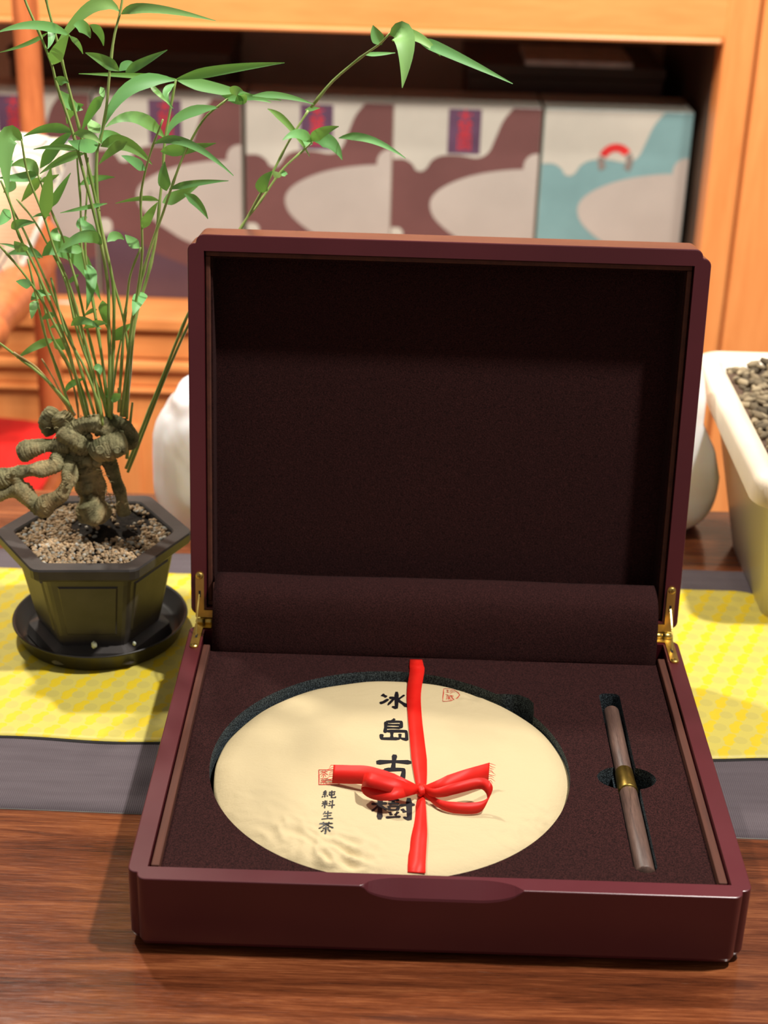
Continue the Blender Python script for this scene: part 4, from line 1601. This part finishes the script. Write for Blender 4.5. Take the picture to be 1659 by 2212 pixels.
# ------------------------------------------------------------------ cabinet
CY0 = 1.85
Zc = lambda py: aty(300, py, CY0).z
cab = thing('display_cabinet', 'glossy orange-brown wooden cabinet with open niche of tea boxes', 'cabinet', (0.1, CY0 + 0.3, FLOOR_Z))
XL, XR = -1.30, 0.648
OX, OZ = MAT['orange_wood_x'], MAT['orange_wood_z']
box('upper_rail', XL, XR + 0.02, CY0 - 0.006, CY0 + 0.05, Zc(48), 0.47, OX, cab, 0.006)
box('rail_lip', XL, XR - 0.002, CY0 - 0.012, CY0 + 0.03, Zc(56), Zc(44), OX, cab, 0.004)
box('side_post', XR, XR + 0.052, CY0 - 0.01, CY0 + 0.05, FLOOR_Z, 0.47, OZ, cab, 0.006)
box('side_post', XR + 0.056, XR + 0.20, CY0 - 0.004, CY0 + 0.05, FLOOR_Z, 0.47, OZ, cab, 0.008)
box('side_post', XR + 0.206, XR + 0.45, CY0 - 0.004, CY0 + 0.05, FLOOR_Z, 0.47, OZ, cab, 0.006)
box('side_post', XL - 0.06, XL, CY0 - 0.01, CY0 + 0.05, FLOOR_Z, 0.47, OZ, cab, 0.006)
box('shelf', XL, XR, CY0 + 0.05, 2.42, -0.262, -0.2365, OX, cab)
box('shelf_lip', XL, XR, CY0 - 0.012, CY0 + 0.05, Zc(711), -0.2365, OX, cab, 0.004)
box('back_board', XL, XR + 0.45, 2.42, 2.44, -0.26, 0.47, MAT['niche_back'], cab)
box('niche_side', XR, XR + 0.03, CY0 + 0.05, 2.42, -0.25, 0.47, MAT['brown_card'], cab)
box('top_board', XL, XR + 0.45, CY0 + 0.05, 2.44, 0.44, 0.47, OX, cab)
box('apron_rail', XL, XR, CY0, CY0 + 0.03, Zc(774), Zc(720), OX, cab, 0.003)
box('moulding', XL, XR, CY0 - 0.010, CY0 + 0.03, Zc(800), Zc(779), OX, cab, 0.005)
box('apron_rail', XL, XR, CY0 + 0.002, CY0 + 0.03, Zc(836), Zc(804), OX, cab, 0.003)
box('moulding', XL, XR, CY0 - 0.008, CY0 + 0.03, Zc(846), Zc(838), OX, cab, 0.003)
box('carcass', XL, XR, CY0 + 0.03, 2.42, FLOOR_Z, -0.262, MAT['brown_card'], cab)
xs = [XL + 0.03, -0.78, -0.235, 0.20, XR - 0.02]
for i in range(4):
    dr = box('door', xs[i] + 0.006, xs[i + 1] - 0.006, CY0 + 0.006, CY0 + 0.03, FLOOR_Z + 0.06, Zc(848), OZ, cab, 0.003)
    box('door_panel', xs[i] + 0.07, xs[i + 1] - 0.07, CY0 - 0.002, CY0 + 0.006, FLOOR_Z + 0.13, Zc(920), OZ, dr, 0.003)

# ------------------------------------------------------------------ tea boxes in the niche
BXW, BXH, BXD = 0.250, 0.353, 0.13
BX_Y = 1.95
BZ0 = -0.2365


def tea_box(x, label, teal=False, lettered=0, plaque=True):
    t = thing('tea_gift_carton', label, 'box', (x, BX_Y, BZ0), 'tea cartons standing in the niche')
    bm = bmesh.new()
    box_bm(bm, x, x + BXW, BX_Y, BX_Y + BXD, BZ0, BZ0 + BXH, 0.002)
    o = bm_obj('carton', bm, [MAT['teal' if teal else 'mauve'], MAT['box_card']], t)
    for p in o.data.polygons:
        if p.normal.y > -0.5:
            p.material_index = 1

    def P(u, v, k):
        return Vector((x + 0.0015 + u * (BXW - 0.003), BX_Y - 0.0003 - 0.0002 * k, BZ0 + BXH - 0.0015 - v * (BXH - 0.003)))

    def patch(name, pts, k, mat):
        V = [P(u, v, k) for u, v in pts]
        return obj(name, V, [tuple(range(len(V)))], mat, t)
    cre = [(0, 0), (.81, 0)] + [tuple(p[:2]) for p in catmull([(.81, 0, 0), (.745, .06, 0), (.70, .14, 0), (.655, .215, 0), (.58, .245, 0), (.46, .235, 0), (.34, .238, 0), (.27, .262, 0), (.235, .30, 0), (.20, .318, 0), (.16, .312, 0), (.135, .285, 0), (.08, .262, 0), (0, .262, 0)], 60)][1:]
    patch('printed_patch', cre, 1, MAT['cream_print'])
    ov = [tuple(p[:2]) for p in catmull([(1, .29, 0), (.80, .298, 0), (.60, .322, 0), (.44, .36, 0), (.32, .41, 0), (.268, .465, 0), (.285, .53, 0), (.36, .59, 0), (.48, .65, 0), (.60, .70, 0), (.74, .725, 0), (.88, .70, 0), (1, .65, 0)], 60)]
    patch('printed_oval', ov, 1, MAT['oval_print'])
    kn = [(1, .215)] + [(.985 - .085 * sin(pi * i / 16), .282 - .066 * cos(pi * i / 16)) for i in range(17)] + [(1, .35)]
    patch('printed_patch', kn, 2, MAT['oval_print'])
    lowb = [tuple(p[:2]) for p in catmull([(0, .70, 0), (.10, .66, 0), (.22, .69, 0), (.34, .75, 0), (.5, .80, 0), (.7, .84, 0), (1, .80, 0)], 40)] + [(1, 1), (0, 1)]
    if not teal:
        patch('printed_patch', lowb, 0.5, MAT['mauve_dark'])
        sm = [(0.0, .60), (.06, .60), (.085, .62), (.085, .66), (.06, .68), (0, .68)]
        patch('printed_patch', sm, 2, MAT['cream_print'])
    if plaque:
        pl = patch('label_plaque', [(.37, .012), (.595, .012), (.595, .228), (.37, .228)], 2, MAT['plaque'])
        V, Fc = [], []
        for i, ch in enumerate('大葉園'):
            me = text_mesh(ch, 0.027)
            o_ = len(V)
            c = P(.485, .055 + .062 * i, 3)
            V += [Vector((c.x + v.co.x, c.y, c.z + v.co.y)) for v in me.vertices]
            Fc += [tuple(j + o_ for j in p.vertices) for p in me.polygons]
        obj('lettering', V, Fc, MAT['letter_red'], pl)
    if lettered:
        for s_, u, v, sz in (('高 山 茶', .415, .475, .0105), ('GAOSHANCHA', .415, .502, .0046)):
            me = text_mesh(s_, sz)
            c = P(u, v, 2)
            obj('lettering', [Vector((c.x + q.co.x, c.y, c.z + q.co.y)) for q in me.vertices], [tuple(p.vertices) for p in me.polygons], MAT['letter_grey'], t)
    if teal:
        # round emblem: red arc above two grey-green wings
        V, Fc = [], []

        def arc(cu, cv, r0, r1, a0, a1, k):
            n__ = 14
            vv, ff = [], []
            for i in range(n__ + 1):
                a_ = a0 + (a1 - a0) * i / n__
                for r_ in (r0, r1):
                    c = P(cu, cv, k)
                    vv.append(c + Vector((cos(a_) * r_, 0, sin(a_) * r_)))
            for i in range(n__):
                ff.append((2 * i, 2 * i + 1, 2 * i + 3, 2 * i + 2))
            return vv, ff
        obj('emblem', *arc(.50, .24, .016, .030, radians(35), radians(160), 2), MAT['letter_red'], t)
        obj('emblem', *arc(.50, .24, .018, .030, radians(165), radians(215), 2), MAT['letter_grey'], t)
        obj('emblem', *arc(.50, .24, .018, .030, radians(-35), radians(30), 2), MAT['letter_grey'], t)
    return t


XB = [-0.631, -0.3755, -0.1195, 0.1300, 0.3840]
tea_box(XB[0], 'mauve and cream tea carton at the left end, partly behind the chair post', lettered=0)
tea_box(XB[1], 'mauve and cream tea carton second from left, behind the bamboo culms', lettered=1)
tea_box(XB[2], 'mauve and cream tea carton in the middle of the row of five', lettered=0)
tea_box(XB[3], 'mauve and cream tea carton directly beside the teal one', lettered=0)
tea_box(XB[4], 'teal and cream tea carton with red emblem beside the cabinet post', True, 0, False)
# a back row of dark cartons behind them
for (x0, x1, h_, lab) in ((-0.56, -0.17, 0.372, 'dark brown carton in the back row, behind the left tea cartons'),
                          (0.26, 0.61, 0.368, 'dark brown carton in the back row, behind the teal carton')):
    t = thing('storage_carton', lab, 'box', (x0, 2.15, BZ0), 'dark cartons in the back row')
    bm = bmesh.new()
    box_bm(bm, x0, x1, 2.15, 2.40, BZ0, BZ0 + h_, 0.003)
    bm_obj('carton', bm, MAT['brown_card'], t)
    box('carton_lid', x0 - 0.003, x1 + 0.003, 2.147, 2.403, BZ0 + h_ + 0.0005, BZ0 + h_ + 0.022, MAT['brown_card'], t, 0.002)
t = thing('folded_leaflet', 'pale flat leaflet lying on top of the dark back-row carton at right', 'leaflet', (0.44, 2.2, BZ0 + 0.3915))
box('leaflet_stack', 0.36, 0.55, 2.13, 2.30, BZ0 + 0.3915, BZ0 + 0.4015, MAT['white_card'], t, 0.001)
# small card on the shelf lip
cd = thing('price_card', 'small white card with red edge leaning on the shelf', 'card', (-0.40, 1.91, BZ0))
a_ = aty(118, 650, 1.91)
b_ = aty(160, 682, 1.91)
box('card', a_.x, b_.x, 1.906, 1.909, BZ0 + 0.0002, a_.z, MAT['white_card'], cd)
box('red_edge', b_.x + 0.0002, b_.x + 0.006, 1.906, 1.909, BZ0 + 0.0002, a_.z, MAT['chair_red'], cd)

# ------------------------------------------------------------------ chair with cushions
ch = thing('armchair', 'orange wooden chair with curved arm standing behind the table at left', 'chair', (-0.55, 1.40, FLOOR_Z))
CWm = MAT['chair_wood']


def post(name, p_top, p_bot, r0, r1):
    n__ = 14
    pth = [p_bot + (p_top - p_bot) * i / n__ for i in range(n__ + 1)]
    return tube(name, pth, [r0 + (r1 - r0) * i / n__ for i in range(n__ + 1)], CWm, ch, 18)


xr, yr = -0.3755, 1.50
post('rear_post', Vector((xr + 0.002, yr, 0.42)), Vector((xr, yr, FLOOR_Z)), 0.0195, 0.0175)
post('rear_post', Vector((-0.86, yr, 0.42)), Vector((-0.86, yr, FLOOR_Z)), 0.0195, 0.0175)
post('front_leg', Vector((-0.425, 1.04, -0.10)), Vector((-0.395, 1.04, FLOOR_Z)), 0.017, 0.015)
post('front_leg', Vector((-0.83, 1.04, -0.08)), Vector((-0.83, 1.04, FLOOR_Z)), 0.017, 0.015)
for s_, x0_, x1_ in ((1, xr, -0.415), (-1, -0.86, -0.83)):
    pr = [aty(94, 500, yr), aty(78, 545, 1.44), aty(46, 610, 1.36), aty(12, 660, 1.24), aty(-14, 700, 1.12), aty(-22, 720, 1.02)]
    if s_ < 0:
        pr = [Vector((xr + x0_ - p.x, p.y, p.z)) for p in pr]
    pth = catmull(pr, 30)
    tube('arm_rail', pth, [0.022 + 0.014 * sin(pi * min(1, i / 22)) for i in range(31)], CWm, ch, 16)
box('back_splat', -0.70, -0.54, yr - 0.012, yr + 0.008, -0.33, 0.41, CWm, ch, 0.005)
tube('top_rail', [Vector((xr - 0.02 + (-0.84 - xr) * i / 12, yr, 0.41 + 0.03 * sin(pi * i / 12))) for i in range(13)], 0.019, CWm, ch, 16)
box('seat_frame', -0.86, xr + 0.03, 1.02, yr + 0.02, -0.375, -0.335, CWm, ch, 0.008)
for zz in (-0.60,):
    box('stretcher', -0.845, -0.39, 1.03, 1.05, zz - .012, zz + .012, CWm, ch, 0.004)
    box('stretcher', -0.845, -0.39, yr - .01, yr + .01, zz - .012, zz + .012, CWm, ch, 0.004)
box('apron_board', -0.83, -0.40, 1.035, 1.05, -0.42, -0.375, CWm, ch, 0.004)


def pillow(name, sx_, sy_, sz_, mats, parent=None, pw=3.2, pip=True, shape=None):
    bm = bmesh.new()
    bmesh.ops.create_cube(bm, size=2)
    bmesh.ops.subdivide_edges(bm, edges=bm.edges, cuts=13, use_grid_fill=True)
    for v in bm.verts:
        x, y, z = v.co
        a2, b2 = abs(x), abs(y)
        f_ = (1 - a2 ** pw) * (1 - b2 ** pw)
        zz = z * (0.10 + 0.9 * max(0, f_) ** 0.42)
        q = 1 + 0.02 * noise.noise(Vector((x * 2, y * 2, z)))
        v.co = Vector((x * sx_ * q, y * sy_ * q, zz * sz_))
        if shape:
            v.co = shape(v.co)
    return bm_obj(name, bm, mats, parent, True)


# red seat pad
pd = pillow('seat_cushion', 0.232, 0.195, 0.045, MAT['chair_red'])
pd.location = (-0.570, 1.262, -0.2895)
tag(pd, 'bright red seat cushion on the wooden chair', 'cushion')
# patterned back cushion standing on the seat against the splat
cu = thing('back_cushion', 'cream cushion with grey wave pattern and pink band on the chair', 'cushion', (-0.56, 1.36, -0.05))


def taper(x, y):
    """the cover narrows towards the seat; y up"""
    t = (0.205 - y) / 0.41
    return Vector((x * (1 - 0.46 * t) - 0.075 * t, 0, y))


def cush_shape(c):
    q = taper(c.x, c.y)
    return Vector((q.x, -c.z, q.z))


bq = pillow('cushion_cover', 0.240, 0.205, 0.050, MAT['cushion'], None, 5.0, shape=cush_shape)
bq.location = (-0.530, 1.330, -0.034)
bq.rotation_euler = (radians(-12), 0, 0)
rim_path = []
for i in range(64):
    t = 2 * pi * i / 64
    c_, s_ = cos(t), sin(t)
    e_ = 0.2
    rim_path.append(taper(0.241 * (abs(c_) ** e_) * (1 if c_ > 0 else -1), 0.206 * (abs(s_) ** e_) * (1 if s_ > 0 else -1)))
rim_path.append(rim_path[0])
pp_ = tube('piping', [Vector(p) for p in rim_path], 0.006, MAT['piping'], None, 8, caps=False)
pp_.location = bq.location
pp_.rotation_euler = bq.rotation_euler
for o in (bq, pp_):
    o.parent = cu
    o.matrix_parent_inverse = Matrix.Translation(cu.location).inverted()


# ------------------------------------------------------------------ white bags and tub of tea
def bag(name, c, sx_, sy_, sz_, seed, label, narrow=0.0):
    bm = bmesh.new()
    bmesh.ops.create_icosphere(bm, subdivisions=5, radius=1)
    for v in bm.verts:
        q = v.co.copy()
        r = 1 + 0.08 * noise.noise(q * 1.5 + Vector((seed, 0, 0))) + 0.02 * noise.noise(q * 4 + Vector((0, seed, 0)))
        e = Vector((abs(q.x) ** .5 * (1 if q.x > 0 else -1), abs(q.y) ** .6 * (1 if q.y > 0 else -1), abs(q.z) ** .5 * (1 if q.z > 0 else -1)))
        v.co = Vector((e.x * sx_ * r, e.y * sy_ * r, max(-0.88 * sz_, e.z * sz_ * r))) + Vector(c) + Vector((0, 0, 0.88 * sz_))
        k = min(1, max(0, (v.co.z - 0.07) / 0.03))
        v.co.x = c[0] + (v.co.x - c[0]) * (1 - narrow * k * k * (3 - 2 * k))
    o = bm_obj(name, bm, MAT['film'], None, True)
    return tag(o, label, 'bag')


bag('plastic_bag', (0.066, 0.575, TZ), 0.130, 0.050, 0.077, 2.0, 'white plastic bag standing behind the box lid, beside the pot')
bag('plastic_bag', (0.336, 0.594, TZ), 0.107, 0.033, 0.096, 9.0, 'white plastic bag behind the box lid, beside the tea tub', 0.19)

tub = thing('tea_tub', 'white tub of loose brown tea at the right table edge', 'tub', (0.62, 0.50, TZ))


def tub_ring(x0, x1, y0, y1, z, r=0.02, n=5):
    out_ = []
    for cx_, cy_, a0 in ((x1 - r, y1 - r, 0), (x0 + r, y1 - r, pi / 2), (x0 + r, y0 + r, pi), (x1 - r, y0 + r, 1.5 * pi)):
        for k in range(n + 1):
            t = a0 + pi / 2 * k / n
            out_.append(Vector((cx_ + r * cos(t), cy_ + r * sin(t), z)))
    return out_


def skin(rings, capb=True, capt=False):
    V = [v for r in rings for v in r]
    n__ = len(rings[0])
    Fc = []
    for i in range(len(rings) - 1):
        for k in range(n__):
            k2 = (k + 1) % n__
            Fc.append((i * n__ + k, i * n__ + k2, (i + 1) * n__ + k2, (i + 1) * n__ + k))
    if capb:
        Fc.append(tuple(reversed(range(n__))))
    if capt:
        Fc.append(tuple((len(rings) - 1) * n__ + k for k in range(n__)))
    return V, Fc


TBZ = TZ + 0.0002
B = dict(x0=0.456, x1=0.80, y0=0.415, y1=0.575)
rg = [tub_ring(B['x0'], B['x1'], B['y0'], B['y1'], TBZ), tub_ring(0.440, 0.82, 0.402, 0.675, 0.128), tub_ring(0.431, 0.829, 0.393, 0.684, 0.130), tub_ring(0.431, 0.829, 0.393, 0.684, 0.135),
      tub_ring(0.444, 0.816, 0.406, 0.671, 0.1345), tub_ring(0.459, 0.797, 0.418, 0.572, TBZ + 0.003)]
obj('tub_body', *skin(rg, True, True), MAT['tub'], tub, True)
rg = [tub_ring(0.462, 0.795, 0.420, 0.570, 0.004), tub_ring(0.4465, 0.8135, 0.4085, 0.6685, 0.110), tub_ring(0.4455, 0.8125, 0.4095, 0.6695, 0.138), tub_ring(0.4295, 0.831, 0.391, 0.686, 0.1385), tub_ring(0.4265, 0.834, 0.388, 0.690, 0.130),
      tub_ring(0.4285, 0.833, 0.389, 0.688, 0.112)]
V, Fc = skin(rg, False, False)
V = [v + Vector((0.004 * noise.noise(v * 30), 0.004 * noise.noise(v * 30 + Vector((9, 0, 0))), 0.003 * noise.noise(v * 22))) if i >= 72 else v for i, v in enumerate(V)]
lb = obj('liner_bag', V, Fc, MAT['liner_bag'], tub, True)
random.seed(4)
parts = []
V, Fc = skin([tub_ring(0.466, 0.791, 0.424, 0.566, 0.010), tub_ring(0.450, 0.8085, 0.4135, 0.664, 0.130)], True, True)
obj('tea_fill', V, Fc, MAT['brown_card'], tub)
for k in range(1900):
    x, y = random.uniform(.452, .80), random.uniform(.418, .660)
    z = 0.131 + 0.012 * sin((x - .45) / .36 * pi) + random.uniform(-.002, .004)
    r = random.uniform(.003, .007)
    rot = Matrix.Rotation(random.random() * 6.28, 3, 'Z') @ Matrix.Rotation(random.random() * 3, 3, 'X')
    parts.append(([Vector((x, y, z)) + rot @ Vector((v.x * r * 1.4, v.y * r * .6, v.z * r * .6)) for v in IV], IF))
tl = obj('loose_tea', *merge(parts), MAT['tea'], tub, True)
tl['kind'] = 'stuff'

# stray pebbles lying on the pot foot
pebble(203, 1393, hc.y - 0.0515, 0.0026, 'pale green pebble on the pot foot, left of the other', 1)
pebble(290, 1390, hc.y - 0.0490, 0.0016, 'tiny dark-shaded pebble on the pot foot, near its right corner', 2)
